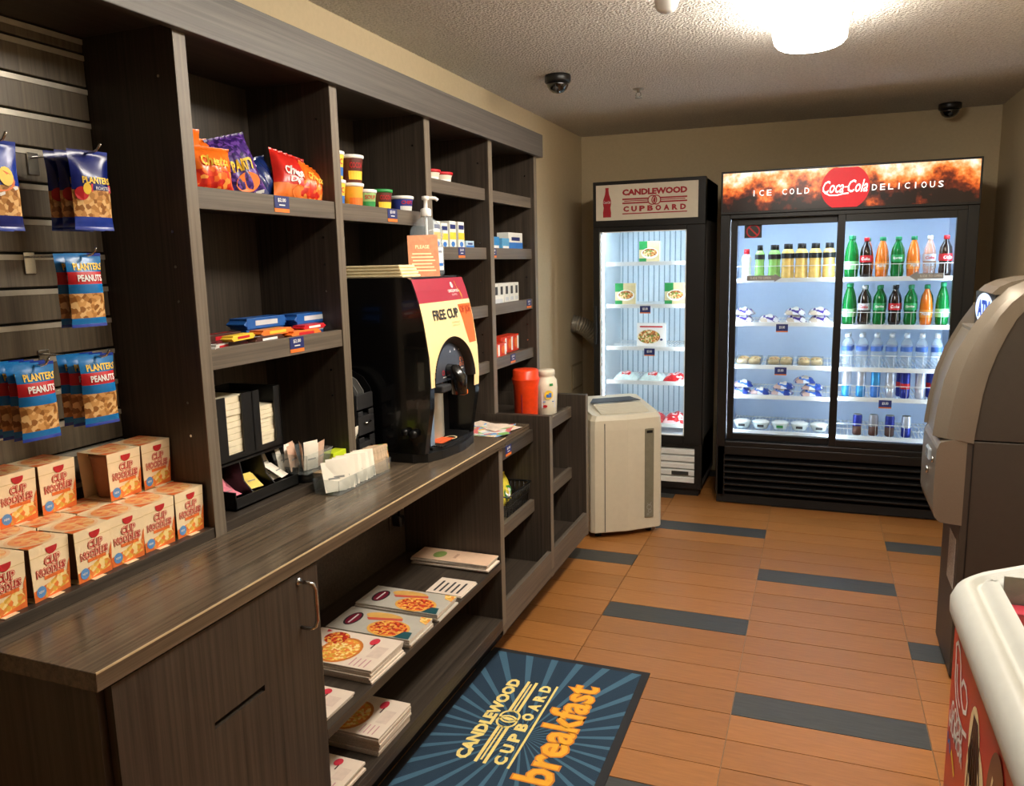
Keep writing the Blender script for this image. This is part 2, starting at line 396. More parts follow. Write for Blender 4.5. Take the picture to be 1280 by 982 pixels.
mu = thing('magazine_shelf_unit', 'open dark wood base unit holding magazines below the counter', 'shelving', (-1.3, 2.04, 0))
MB().box(-1.5, PF, 1.4705, 2.612, .17, .195).build('bottom_shelf', WY, mu, bevel=.001)
MB().box(-1.49, PF, 1.4705, 2.612, .398, .424).build('middle_shelf', WY, mu, bevel=.001)
MB().box(-1.51, -1.49, 1.4705, 2.612, .12, .866).build('back_board', WX, mu)
MB().box(-1.2, -1.18, 1.4705, 2.612, 0, .15).build('toe_kick', BLKM, mu)
MB().box(-1.105, PF, 1.4705, 2.612, .15, .17).build('bottom_rail', WY, mu)
du = thing('low_display_unit', 'low dark wood display unit of two shelved bays at the far end of the counter', 'shelving', (-1.36, 3.22, 0))
def upright(y0, y1, top):
    p = MB().box(XL+.004, PF-.002, y0, y1, .13, top).build('upright', WV, du)
    MB().box(PF-.002, PF, y0, y1, .13, top).build('edge_band', WE, p)
    MB().box(XL+.004, PF-.002, y0, y1, top, top+.0015).build('top_band', WX, p)
    return p
upright(2.612, 2.648, .8645); upright(3.208, 3.246, .872); upright(3.79, 3.826, .872)
MB().box(-1.2, -1.18, 2.612, 3.826, 0, .15).build('toe_kick', BLKM, du)
MB().box(-1.6, PF, 2.612, 3.826, .145, .165).build('base_board', WY, du)
MB().box(XL+.004, XL+.02, 2.648, 3.79, .13, .83).build('back_board', WV, du)
def lshelf(a, b, top, tag_y=None, full=False):
    s = MB().box(XL+.02, -1.178, a, b, top-.032, top-.008).build('shelf', WY, du)
    MB().box(-1.178, -1.158, a, b, top-.055, top).build('front_lip', WEY, s, bevel=.001)
    if tag_y: price_tag(s, -1.1565, tag_y, top-.026)
s = MB().box(XL+.02, -1.176, 2.656, 3.208, .808, .836).build('shelf', WT, du, bevel=.001)
MB().box(-1.176, -1.158, 2.648, 3.208, .758, .812).build('front_lip', WY, s, bevel=.001); price_tag(s, -1.1565, 2.905, .787)
lshelf(2.648, 3.208, .49); lshelf(3.246, 3.79, .812, 3.415); lshelf(3.246, 3.79, .49)
for a, b in ((2.648, 3.208), (3.246, 3.79)):
    s = MB().box(-1.6, -1.1, a, b, .165, .195).build('shelf', WY, du)
    MB().box(-1.1, PF, a, b, .165, .252).build('front_lip', WEY, s, bevel=.001)
MB().box(-1.1, PF+.0005, 2.612, 3.826, .135, .166).build('bottom_rail', WEY, du)
# ------------------------------------------------------------------ ceiling things
lampm = mat('lamp_diffuser', (255, 246, 232), .5, var=.01, emit=LAMP)
def ceiling_lamp(x, y0, y1, label):
    t = thing('ceiling_light', label, 'light', (x, (y0+y1)/2, ZC))
    W = .135
    MB().box(x-W-.006, x+W+.006, y0+.005, y1-.005, ZC-.014, ZC).build('housing', WHT, t, bevel=.004)
    prof = []
    for k in range(13):
        a = PI*k/12; prof.append((-math.cos(a)*W, -.108*math.sin(a)**.32 - .018))
    mb = MB(); n = len(prof); rings = []
    ys = [(y0, .85, .9), (y0+.012, .95, .98), (y0+.04, 1, 1), (y1-.04, 1, 1), (y1-.012, .95, .98), (y1, .85, .9)]
    for (y, sx, sz) in ys:
        rings.append([(x+px*sx, y, ZC+pz*sz) for px, pz in prof])
    vs = [p for r in rings for p in r]; fs = []
    for j in range(len(ys)-1):
        for k in range(n-1): fs.append((j*n+k, (j+1)*n+k, (j+1)*n+k+1, j*n+k+1))
    fs += [tuple(range(n)), tuple((len(ys)-1)*n+k for k in range(n-1, -1, -1))]
    mb.add(vs, fs, 0, True)
    mb.build('diffuser', lampm, t)
ceiling_lamp(-.065, 2.22, 3.42, 'lit white wraparound ceiling light above the aisle')
ceiling_lamp(-.1, 1.35, 2.0, 'lit white ceiling light overhead near the entrance, out of view')
def dome(x, y, label):
    t = thing('dome_camera', label, 'camera', (x, y, ZC))
    MB().lathe([(.062, 0), (.064, -.006), (.064, -.03), (.058, -.036)], 24, (x, y, ZC)).build('collar', BLK, t)
    MB().lathe([(.055, -.034), (.052, -.05), (.042, -.068), (.025, -.08), (.0, -.085)], 24, (x, y, ZC)).build('dome', mat('smoked_dome', (10, 10, 12), .08, coat=1), t)
    MB().lathe([(.016, -.03), (.018, -.06), (0, -.07)], 12, (x, y-.03, ZC-.008)).build('lens', DKG, t)
dome(-1.225, 3.84, 'black dome security camera on the ceiling above the shelving end')
dome(.705, 5.62, 'black dome security camera on the ceiling above the wide cooler')
t = thing('fire_sprinkler', 'small metal fire sprinkler head on the ceiling', 'sprinkler', (-.93, 4.32, ZC))
MB().lathe([(.03, 0), (.03, -.004), (.01, -.008), (.008, -.02)], 16, (-.93, 4.32, ZC)).build('escutcheon', ALU, t)
MB().tube([(-.94, 4.32, ZC-.02), (-.944, 4.32, ZC-.035), (-.93, 4.32, ZC-.045)], .003).tube([(-.92, 4.32, ZC-.02), (-.916, 4.32, ZC-.035), (-.93, 4.32, ZC-.045)], .003).build('frame_arms', ALU, t)
MB().lathe([(.018, -.045), (.02, -.048), (.0, -.05)], 12, (-.93, 4.32, ZC)).build('deflector', ALU, t)
t = thing('spotlight', 'white cylindrical ceiling spotlight head tilted down toward the shelves', 'light', (-.45, 2.5, ZC))
MB().lathe([(.045, 0), (.045, -.02), (.012, -.024), (.012, -.06)], 20, (-.45, 2.5, ZC)).build('mount', WHT, t)
MB().tube([(-.43, 2.44, 2.415), (-.448, 2.50, 2.365), (-.468, 2.575, 2.328), (-.472, 2.595, 2.32)], [.034, .038, .038, .035], 18).build('lamp_head', WHT, t)

# ------------------------------------------------------------------ tall single-door freezer
def fn_y(y): return lambda u, v: Vector((u, y, v))     # front-facing (toward -Y) plane
LINER = mat('cooler_liner', (222, 232, 238), .5, var=.02); ledm = mat('led_strip', (225, 240, 255), .5, var=.01, emit=LED)
GAL = mat('cabinet_grey', (96, 92, 86), .5)
def wire_shelf(parent, x0, x1, y0, y1, z, tagx=None):
    s = MB().box(x0, x1, y0, y0+.012, z-.022, z+.004).build('shelf', WHT, parent, bevel=.001)
    mb = MB(); n = int((x1-x0)/.022)
    for k in range(n+1):
        x = x0+.005+(x1-x0-.01)*k/n; mb.box(x-.0014, x+.0014, y0+.01, y1, z-.004, z)
    for y in (y0+.02, (y0+y1)/2, y1-.01): mb.box(x0, x1, y-.003, y+.003, z-.010, z-.004)
    w_ = mb.build('wire_grid', WHT, s, kind='stuff')
    if tagx:
        mb = MB().box(tagx-.035, tagx+.035, y0-.004, y0-.002, z-.05, z-.008, 0).box(tagx-.035, tagx+.035, y0-.0045, y0-.002, z-.057, z-.05, 2)
        mb.text('$3.00', fn_y(y0-.0045), tagx, z-.028, .034, .018, 1, .02); mb.build('price_tag', TAGM, s)
    return s
sf = thing('display_freezer', 'tall narrow black glass-door freezer with a white cupboard sign on top', 'freezer', (-1.03, 5.4, 0))
X0, X1, Y0, Y1 = -1.385, -.668, 5.06, 5.68
MB().box(X0, X0+.035, Y0+.06, Y1, .1, 2.04).box(X1-.035, X1, Y0+.06, Y1, .1, 2.04).box(X0, X1, Y1-.03, Y1, .1, 2.04).box(X0, X1, Y0+.06, Y1, 1.78, 2.04).box(X0, X1, Y0+.06, Y1, .06, .38).build('cabinet', GAL, sf, bevel=.003)
MB().box(X0+.035, X0+.045, Y0+.065, Y1-.03, .38, 1.78).box(X1-.045, X1-.035, Y0+.065, Y1-.03, .38, 1.78).box(X0+.045, X1-.045, Y1-.04, Y1-.03, .38, 1.78).box(X0+.045, X1-.045, Y0+.065, Y1-.04, 1.77, 1.78).box(X0+.045, X1-.045, Y0+.065, Y1-.04, .38, .39).build('liner', LINER, sf)
mb = MB()
for k in range(16): mb.box(X0+.06+k*.0375, X0+.066+k*.0375, Y1-.046, Y1-.0405, .4, 1.76)
mb.build('liner_ribs', mat('liner_rib', (150, 172, 182), .5), sf, kind='stuff')
dz0, dz1 = .347, 1.757; gx0, gx1, gz0, gz1 = -1.342, -.782, .405, 1.728
d = MB().box(X0, gx0, Y0, Y0+.05, dz0, dz1).box(gx1, X1, Y0, Y0+.05, dz0, dz1).box(gx0, gx1, Y0, Y0+.05, dz0, gz0).box(gx0, gx1, Y0, Y0+.05, gz1, dz1).build('door', BLK, sf, bevel=.003)
MB().box(gx0, gx1, Y0+.02, Y0+.026, gz0, gz1).build('glass_pane', GLASS, d)
MB().box(gx0, gx0+.006, Y0+.004, Y0+.03, gz0, gz1).box(gx1-.006, gx1, Y0+.004, Y0+.03, gz0, gz1).box(gx0, gx1, Y0+.004, Y0+.03, gz1-.006, gz1).box(gx0, gx1, Y0+.004, Y0+.03, gz0, gz0+.006).build('glass_trim', WHT, d)
MB().box(X0+.006, X0+.026, Y0-.025, Y0, 1.0, 1.25).build('handle', BLKM, d, bevel=.004)
MB().box(gx1+.012, gx1+.03, Y0+.052, Y0+.062, .42, 1.71).box(X0+.046, X0+.05, Y0+.07, Y0+.085, .42, 1.71).box(gx0+.03, gx1-.03, Y0+.07, Y0+.085, 1.736, 1.748).build('led_strip', ledm, sf)
sg = MB().box(X0, X1, Y0, Y0+.06, 1.7575, 2.045).build('sign_box', BLK, sf, bevel=.003)
MB().box(X0+.022, X1-.045, Y0-.004, Y0, 1.8, 2.022).build('sign_face', mat('sign_white', (214, 206, 190), .5, var=.02), sg)
mb = MB(); F = fn_y(Y0-.0048)
def cupboard_logo(mb, F, x, z, w, mi, mj):
    """two-line CANDLEWOOD / CUPBOARD wordmark with rules and a twin-ring emblem; (x,z) is its centre"""
    h = w*.40
    mb.text('CANDLEWOOD', F, x, z+h*.36, w, h*.24, mi, .055)
    for s in (-1, 1):
        for q, (zz, l) in enumerate(((.10, .5), (.03, .47), (-.05, .5))):
            t = .028 if q != 1 else .016
            mb.rect(F, *sorted((x+s*w*.09, x+s*w*l)), z+h*(zz-t), z+h*(zz+t), mi)
    mb.ring(F, x-w*.03, z+h*.03, w*.075, w*.016, mi, 24); mb.ring(F, x+w*.03, z+h*.03, w*.075, w*.016, mi, 24)
    mb.poly(F, [(x+w*.004*a, z+h*.03+h*b) for a, b in ((0, .13), (5, .05), (4, -.06), (0, -.12), (-5, -.04), (-3, .05))], mi)
    for k, ch in enumerate('CUPBOARD'):
        mb.text(ch, F, x-w*.44+w*.88*k/7, z-h*.27, w*.088, h*.21, mi, .055)
    mb.rect(F, x-w*.5, x+w*.5, z-h*.47, z-h*.43, mi)
cupboard_logo(mb, F, -.985, 1.912, .41, 0, 0)
bx, bz = -1.29, 1.82
prof = [(.026, 0), (.027, .03), (.022, .06), (.027, .085), (.026, .105), (.013, .145), (.010, .17), (.0115, .185)]
mb.poly(F, [(bx+r, bz+z) for r, z in prof] + [(bx-r, bz+z) for r, z in reversed(prof)], 0)
mb.text('Coca-Cola', fn_y(Y0-.0055), bx, bz+.095, .045, .016, 1, .01, .3)
mb.build('lettering', [mat('sign_red', (160, 20, 36), .5), WPR], sg)
gr = MB().box(X0, X0+.05, Y0+.01, Y0+.06, .05, .345).box(X1-.045, X1, Y0+.01, Y0+.06, .05, .345).box(X0+.05, X1-.045, Y0+.01, Y0+.06, .05, .085).box(X0+.05, X1-.045, Y0+.01, Y0+.06, .325, .345).box(X0+.05, X1-.045, Y0+.05, Y0+.055, .085, .325).build('grille', BLK, sf)
for k in range(5):
    z = .09+k*.047
    MB().hexa([(X0+.05, Y0+.008, z), (X1-.045, Y0+.008, z), (X1-.045, Y0+.03, z+.006), (X0+.05, Y0+.03, z+.006), (X0+.05, Y0+.008, z+.034), (X1-.045, Y0+.008, z+.034), (X1-.045, Y0+.03, z+.042), (X0+.05, Y0+.03, z+.042)]).build('grille_slat', WHT, gr, bevel=.002)
MB().box(-.86, -.75, Y0+.003, Y0+.0085, .142, .166).build('vent_plate', DKG, gr)
MB().box(X0+.02, X1-.02, Y0+.03, Y1-.03, 0, .06).build('plinth', BLKM, sf)
SY0, SY1 = Y0+.1, Y1-.05
SFZ = [1.53, 1.253, .972, .742, .458]
for i, z in enumerate(SFZ): wire_shelf(sf, gx0+.02, X1-.05, SY0, SY1, z, {1: -1.06, 2: -1.03}.get(i))

# ------------------------------------------------------------------ wide sliding-door cooler
bf = thing('beverage_cooler', 'wide black two-door beverage cooler with a glowing soda sign on top', 'cooler', (.117, 5.37, 0))
A0, A1, B0, B1 = -.565, .80, 4.97, 5.70
MB().box(A0, A0+.04, B0+.05, B1, .06, 2.04).box(A1-.04, A1, B0+.05, B1, .06, 2.04).box(A0, A1, B1-.03, B1, .06, 2.04).box(A0, A1, B0+.05, B1, 1.79, 2.04).box(A0, A1, B0+.05, B1, .06, .40).build('cabinet', BLK, bf, bevel=.004)
L2 = mat('cooler_liner_blue', (196, 212, 232), .5, var=.02)
MB().box(A0+.04, A0+.05, B0+.09, B1-.03, .4, 1.79).box(A1-.05, A1-.04, B0+.09, B1-.03, .4, 1.79).box(A0+.05, A1-.05, B1-.04, B1-.03, .4, 1.79).box(A0+.05, A1-.05, B0+.09, B1-.04, 1.78, 1.79).box(A0+.05, A1-.05, B0+.09, B1-.04, .4, .412).build('liner', L2, bf)
MB().box(A0, A0+.055, B0, B0+.09, .06, 1.8).box(A1-.055, A1, B0, B0+.09, .06, 1.8).box(A0+.055, A1-.055, B0, B0+.09, 1.775, 1.8).box(A0+.055, A1-.055, B0, B0+.09, .38, .41).build('door_frame', BLK, bf, bevel=.003)
def sdoor(x0, x1, g0, g1, y):
    d = MB().box(x0, g0, y, y+.035, .412, 1.7765).box(g1, x1, y, y+.035, .412, 1.7765).box(g0, g1, y, y+.035, .412, .452).box(g0, g1, y, y+.035, 1.735, 1.7765).build('sliding_door', BLK, bf, bevel=.002)
    MB().box(g0, g1, y+.014, y+.02, .452, 1.735).build('glass_pane', GLASS, d)
    return d
dl = sdoor(-.508, .128, -.47, .09, B0+.045); drr = sdoor(.092, .7465, .132, .695, B0+.005)
ar = MB(); Fp = fn_y(B0+.0585)
ar.poly(Fp, [(-.41, 1.405), (-.25, 1.405), (-.25, 1.395), (-.21, 1.42), (-.25, 1.445), (-.25, 1.435), (-.41, 1.435)], 0); ar.text('SLIDE TO OPEN', fn_y(B0+.0583), -.33, 1.42, .12, .014, 1)
ar.build('arrow_sticker', [GREY, WPR], dl); ar = MB()
ar.box(-.43, -.33, B0+.0585, B0+.0589, 1.66, 1.735, 2); ar.ring(fn_y(B0+.058), -.38, 1.70, .04, .008, 3); ar.line(fn_y(B0+.0578), [(-.408, 1.728), (-.352, 1.672)], .008, 3)
ar.build('prohibition_sticker', [GREY, WPR, DKG, RED], dl)
ar = MB(); Fp = fn_y(B0+.0185)
ar.poly(Fp, [(.65, 1.405), (.52, 1.405), (.52, 1.392), (.475, 1.42), (.52, 1.448), (.52, 1.435), (.65, 1.435)], 0); ar.text('SLIDE TO OPEN', fn_y(B0+.0183), .585, 1.42, .11, .014, 1)
ar.build('arrow_sticker', [GREY, WPR], drr)
MB().box(A0+.056, A0+.072, B0+.092, B0+.102, .43, 1.76).box(.1, .12, B0+.1, B0+.11, .43, 1.76).box(A1-.072, A1-.056, B0+.092, B0+.102, .43, 1.76).build('led_strip', ledm, bf)
MB().box(A0+.06, A1-.06, B0+.13, B0+.15, 1.762, 1.776).build('led_strip', ledm, bf)
# backlit header
hd = MB().box(A0, A1, B0-.012, B0+.05, 1.80, 2.05).build('header_box', BLK, bf, bevel=.003)
def soda_mat():
    M = bpy.data.materials.new('soda_backlit'); M.use_nodes = True; N = M.node_tree; b = N.nodes['Principled BSDF']
    tc = N.nodes.new('ShaderNodeTexCoord'); v = N.nodes.new('ShaderNodeTexVoronoi'); v.inputs['Scale'].default_value = 7.5; v.feature = 'SMOOTH_F1'
    n1 = N.nodes.new('ShaderNodeTexNoise'); n1.inputs['Scale'].default_value = 30; n1.inputs['Detail'].default_value = 7
    sp = N.nodes.new('ShaderNodeSeparateXYZ'); N.links.new(tc.outputs['Object'], sp.inputs[0])
    for q in (v, n1): N.links.new(tc.outputs['Object'], q.inputs['Vector'])
    mr = N.nodes.new('ShaderNodeMapRange'); mr.inputs['From Min'].default_value = 1.815; mr.inputs['From Max'].default_value = 2.04
    N.links.new(sp.outputs['Z'], mr.inputs['Value'])
    a1 = N.nodes.new('ShaderNodeMath'); a1.operation = 'MULTIPLY_ADD'; a1.inputs[1].default_value = .75; N.links.new(n1.outputs['Fac'], a1.inputs[0])
    a0 = N.nodes.new('ShaderNodeMath'); a0.operation = 'MULTIPLY_ADD'; a0.inputs[1].default_value = -.8; a0.inputs[2].default_value = -.02
    N.links.new(v.outputs['Distance'], a0.inputs[0]); 
    a3 = N.nodes.new('ShaderNodeMath'); a3.operation = 'MULTIPLY_ADD'; a3.inputs[1].default_value = .70; N.links.new(mr.outputs['Result'], a3.inputs[0]); N.links.new(a0.outputs[0], a3.inputs[2])
    N.links.new(a3.outputs[0], a1.inputs[2])
    rp = N.nodes.new('ShaderNodeValToRGB'); e = rp.color_ramp.elements
    cs = [(.16, (22, 8, 6)), (.32, (96, 32, 14)), (.44, (196, 86, 30)), (.56, (232, 140, 66)), (.70, (238, 196, 150)), (.84, (236, 232, 226))]
    while len(e) < len(cs): e.new(.5)
    for i, (p_, c) in enumerate(cs): e[i].position = p_; e[i].color = (*lin(c), 1)
    N.links.new(a1.outputs[0], rp.inputs['Fac']); N.links.new(rp.outputs['Color'], b.inputs['Base Color']); N.links.new(rp.outputs['Color'], b.inputs['Emission Color'])
    b.inputs['Emission Strength'].default_value = .42; b.inputs['Roughness'].default_value = .3
    return M
SODA = soda_mat()
o = MB().box(A0+.012, A1-.012, B0-.016, B0-.012, 1.815, 2.038).build('backlit_panel', SODA, hd)
# panel texture reads absolute height
ro_ = Vector(ORG[bf.name])
for v in o.data.vertices: v.co = v.co + ro_
o.location = -ro_
mb = MB(); Fz = fn_y(B0-.0165); rx, rz, rr = .12, 1.925, .128
mb.poly(Fz, [(rx+max(-.128, min(.128, rr*math.cos(t*PI/24)))*1.0, rz+max(-.11, min(.11, rr*math.sin(t*PI/24)))) for t in range(48)], 0)
mb.build('red_disc', [mat('red_disc', (222, 10, 34), .4, emit=.25, var=.02)], hd)
LW = mat('lit_white', (255, 250, 246), .4, emit=.5, var=.01); Fz = fn_y(B0-.0172)
for word, xa, xb in (('ICE', -.375, -.29), ('COLD', -.205, -.083), ('DELICIOUS', .272, .602)):
    mb = MB()
    for k, ch in enumerate(word): mb.text(ch, Fz, xa+(xb-xa)*k/(len(word)-1), 1.917, .026 if ch != 'I' else .006, .034, 0, .012)
    mb.build('lettering', LW, hd, kind='stuff' if len(word) > 4 else None)
mb = MB()
mb.text('Coca', Fz, .057, 1.930, .112, .070, 0, .015, .35); mb.text('Cola', Fz, .186, 1.930, .104, .070, 0, .015, .35); mb.rect(Fz, .116, .134, 1.924, 1.930, 0)
mb.line(Fz, [(.012, 1.900), (.04, 1.884), (.08, 1.883), (.11, 1.890), (.14, 1.892)], .008, 0)
mb.build('script_lettering', LW, hd)
# louvred grille
gl = MB().box(A0+.01, A1-.01, B0+.05, B0+.06, .06, .38).box(A0+.01, A1-.01, B0, B0+.05, .325, .378).box(A0+.01, A0+.05, B0, B0+.05, .06, .33).box(A1-.05, A1-.01, B0, B0+.05, .06, .33).build('grille', BLK, bf, bevel=.002)
for k in range(6):
    z = .085+k*.040
    MB().hexa([(A0+.05, B0-.004, z), (A1-.05, B0-.004, z), (A1-.05, B0+.045, z+.012), (A0+.05, B0+.045, z+.012), (A0+.05, B0-.004, z+.012), (A1-.05, B0-.004, z+.012), (A1-.05, B0+.045, z+.026), (A0+.05, B0+.045, z+.026)]).build('grille_slat', BLK, gl, bevel=.002)
MB().box(A0+.005, A1-.005, B0+.02, B1-.03, .008, .06).build('plinth', BLKM, bf)
BY0, BY1 = B0+.15, B1-.06
BZL = [1.412, 1.142, .873, .682]; BZR = [1.412, 1.13, .872, .69]
for i, z in enumerate(BZL): wire_shelf(bf, A0+.06, .1, BY0, BY1, z, {1: -.20, 2: -.2}.get(i))
for i, z in enumerate(BZR): wire_shelf(bf, .115, A1-.06, BY0, BY1, z, {3: .4}.get(i))
wire_shelf(bf, A0+.06, .1, BY0, BY1, .452); wire_shelf(bf, .115, A1-.06, BY0, BY1, .452)
mb = MB()
for z in (1.412, 1.13, .872, .69, .452):
    mb.box(.12, A1-.065, BY0-.005, BY0-.002, z+.075, z+.079)
    for k in range(8): mb.box(.12+k*.078, .122+k*.078, BY0-.005, BY0-.002, z, z+.077)
mb.box(A0+.065, .095, BY0-.005, BY0-.002, 1.412+.075, 1.412+.079)
mb.build('shelf_fence_wire', WHT, bf, kind='stuff')

# ------------------------------------------------------------------ portable air conditioner
ac = thing('air_conditioner', 'cream portable air conditioner with a grey front strip standing on the floor', 'air conditioner', (-1.131, 4.073, 0), math.radians(36.2))
ACM = mat('cream_plastic', (206, 198, 176), .45, var=.02); ACD = mat('taupe_plastic', (120, 116, 98), .5)
AW, AD = .43, .36
def acs(u, v): return u
pf = [(0, .02), (.02, .0), (.21, -.018), (AW-.02, .0), (AW, .02), (AW, AD-.03), (AW-.03, AD), (.03, AD), (0, AD-.03)]
mb = MB()
rings = [(.035, .0), (.06, .0), (.62, .0), (.675, .004), (.70, .018)]
n = len(pf); vs = []
for z, ins in rings:
    for x, y in pf: vs.append((x+(ins if x < .2 else -ins if x > .23 else 0), y+ins if y < .1 else y, z))
fs = [tuple(range(n-1, -1, -1))]
for j in range(len(rings)-1):
    for k in range(n): fs.append((j*n+k, j*n+(k+1) % n, (j+1)*n+(k+1) % n, (j+1)*n+k))
top = [(x+(.018 if x < .2 else -.018 if x > .23 else 0), (y+.018 if y < .1 else y)) for x, y in pf]
b = len(vs); vs += [(x, y, .70+.055*min(1, max(0, (y-.02)/.2))) for x, y in top]
for k in range(n): fs.append(((len(rings)-1)*n+k, (len(rings)-1)*n+(k+1) % n, b+(k+1) % n, b+k))
fs.append(tuple(b+k for k in range(n)))
mb.add(vs, fs, 0).build('body', ACM, ac, local=True, bevel=.006)
mb = MB()
for k in range(9):
    y = .035+k*.014; z = .70+.055*min(1, (y-.02)/.2)+.0015
    mb.hexa([(.07, y, z), (AW-.07, y, z), (AW-.07, y+.006, z), (.07, y+.006, z), (.07, y, z+.004), (AW-.07, y, z+.004), (AW-.07, y+.006, z+.006), (.07, y+.006, z+.006)])
mb.build('vent_louvres', ACM, ac, local=True)
MB().hexa([(.06, .175, .745), (AW-.06, .175, .745), (AW-.1, .24, .757), (.1, .24, .757), (.06, .175, .748), (AW-.06, .175, .748), (AW-.1, .24, .76), (.1, .24, .76)]).build('control_panel', DKG, ac, local=True)
MB().box(.075, .078, -.0085, -.004, .04, .66).build('panel_seam', DKG, ac, local=True)
st = MB().box(.315, .37, -.0122, .0, .10, .615).build('front_strip', ACD, ac, local=True, bevel=.003)
mb = MB().box(.325, .36, -.0135, -.012, .59, .605, 0); Fl = plane((.342, -.0128, .15), (1, 0, 0), (0, 0, 1))
for cx_, cz_, r_ in ((0, .012, .015), (.004, -.012, .011), (-.008, -.03, .006)): mb.ring(Fl, cx_, cz_, r_, .003, 1, 16)
mb.line(Fl, [(-.012, .035), (.0, .02), (.014, .04)], .003, 1)
mb.build('strip_marks', [BLK, GREY], st, local=True)
for cx_ in (.06, AW-.06):
    for cy_ in (.06, AD-.06): MB().lathe([(.018, 0), (.018, .036)], 12, (cx_, cy_, 0)).build('caster', BLKM, ac, local=True)

# exhaust duct and wall plate behind it
pts = [(-1.655, 5.47, 1.10), (-1.60, 5.48, 1.09), (-1.545, 5.52, 1.05), (-1.49, 5.58, .97), (-1.46, 5.615, .87), (-1.457, 5.62, .6), (-1.457, 5.62, .3), (-1.457, 5.62, .02)]
def cat(pts, k):
    out = []; P = [Vector(p) for p in pts]
    for i in range(len(P)-1):
        p0, p1, p2, p3 = P[max(i-1, 0)], P[i], P[i+1], P[min(i+2, len(P)-1)]
        for j in range(k):
            t_ = j/k; out.append(.5*((2*p1)+(p2-p0)*t_+(2*p0-5*p1+4*p2-p3)*t_**2+(3*p1-p0-3*p2+p3)*t_**3))
    out.append(P[-1]); return out
cp = cat(pts, 20)
dk = MB().tube(cp, [(.066, .060, .052, .060)[i % 4] for i in range(len(cp))], 18).build('exhaust_duct', mat('foil_duct', (176, 170, 158), .35, .5, var=.2, bump=.4), None)
tag(dk, 'silver corrugated exhaust duct running from the wall behind the narrow freezer', 'duct')
pl = thing('wall_plate', 'small beige blank wall plate low on the left wall near the corner', 'wall plate', (XL, 5.57, .70))
MB().box(XL, XL+.008, 5.44, 5.70, .61, .80).build('plate', mat('wall_plate_paint', (160, 140, 106), .6, var=.02), pl, bevel=.002)
MB().box(XL+.008, XL+.010, 5.455, 5.685, .625, .785).build('raised_cover', WALL, pl, bevel=.001)

# ------------------------------------------------------------------ cash machine
at = thing('cash_machine', 'tall bronze-grey cash machine with a curved hood against the right wall', 'atm', (.74, 3.23, 0))
BRZ = mat('bronze_grey', (120, 110, 96), .42, .25, var=.03, scale=200); DBZ = mat('dark_bronze', (62, 56, 50), .5, .1, var=.04); 
YA, YB = 3.05, 3.42
fx = lambda u, v, t: (u, t, v)
MB().box(.50, .99, YA+.004, YB-.004, .012, .895).build('safe_cabinet', DBZ, at, bevel=.004)
MB().box(.522, .526, YA+.002, YA+.0045, .02, .893).build('seam', BLKM, at)
near = [(.474, .90), (.478, .954), (.49, 1.068), (.522, 1.207), (.572, 1.329), (.636, 1.401), (.70, 1.43), (.99, 1.43), (.99, .90)]
# hood: side cheek, outer bezel with chamfer, recessed screen front
MB().prism([(x+.03 if x < .7 else x, z-(.0 if z < .92 else .014)) for x, z in near], YA+.004, YB-.004, fx).build('hood_body', DBZ, at, bevel=.003)
out = [(.403, .897), (.403, .905), (.404, .92), (.412, 1.0), (.428, 1.10), (.455, 1.19), (.50, 1.285), (.545, 1.36), (.60, 1.425), (.66, 1.455), (.74, 1.46)]
inn = [(.474, .897), (.475, .92), (.478, .954), (.49, 1.068), (.503, 1.14), (.522, 1.207), (.547, 1.275), (.572, 1.329), (.605, 1.375), (.636, 1.405), (.70, 1.435)]
def band(y0, y1, y2, nm):
    mb = MB(); n = len(inn)
    vs = [(x, y0, z) for x, z in inn] + [(x*.55+X*.45, y1, z*.55+Z*.45) for (x, z), (X, Z) in zip(inn, out)] + [(x, y2, z) for x, z in out] + [(x+.05, y2, z-.01) for x, z in out] + [(x+.05, y0, z-.01) for x, z in inn]
    fs = []
    for r in range(4):
        for k in range(n-1): fs.append((r*n+k, r*n+k+1, (r+1)*n+k+1, (r+1)*n+k))
    fs += [(0, n, 2*n, 3*n, 4*n), (n-1, 5*n-1, 4*n-1, 3*n-1, 2*n-1)]
    for k in range(n-1): fs.append((4*n+k, 4*n+k+1, k+1, k))
    mb.add(vs, fs, 0, True); q_ = mb.build(nm, BRZ, at); e_ = q_.modifiers.new('split', 'EDGE_SPLIT'); e_.split_angle = .5
band(YA, YA+.012, YA+.06, 'bezel_side'); band(YB, YB-.012, YB-.06, 'bezel_side')
mb = MB(); ot = out[:7]; n = len(ot); vs = []
for y in (YA+.06, YB-.06):
    vs += [(x+.014, y, z-.004) for x, z in ot] + [(x+.06, y, z-.012) for x, z in ot]
fs = [(k, k+1, 2*n+k+1, 2*n+k) for k in range(n-1)] + [(n+k, 3*n+k, 3*n+k+1, n+k+1) for k in range(n-1)]
mb.add(vs, fs, 0, True).build('screen_panel', BRZ, at)
MB().box(.508, .62, YA+.055, YB-.055, 1.268, 1.282).build('sign_ledge', BRZ, at, bevel=.003)
MB().prism([(.553, 1.402), (.575, 1.425), (.61, 1.442), (.66, 1.453), (.74, 1.458), (.74, 1.40), (.565, 1.398)], YA+.055, YB-.055, fx).build('hood_cap', BRZ, at, bevel=.004)
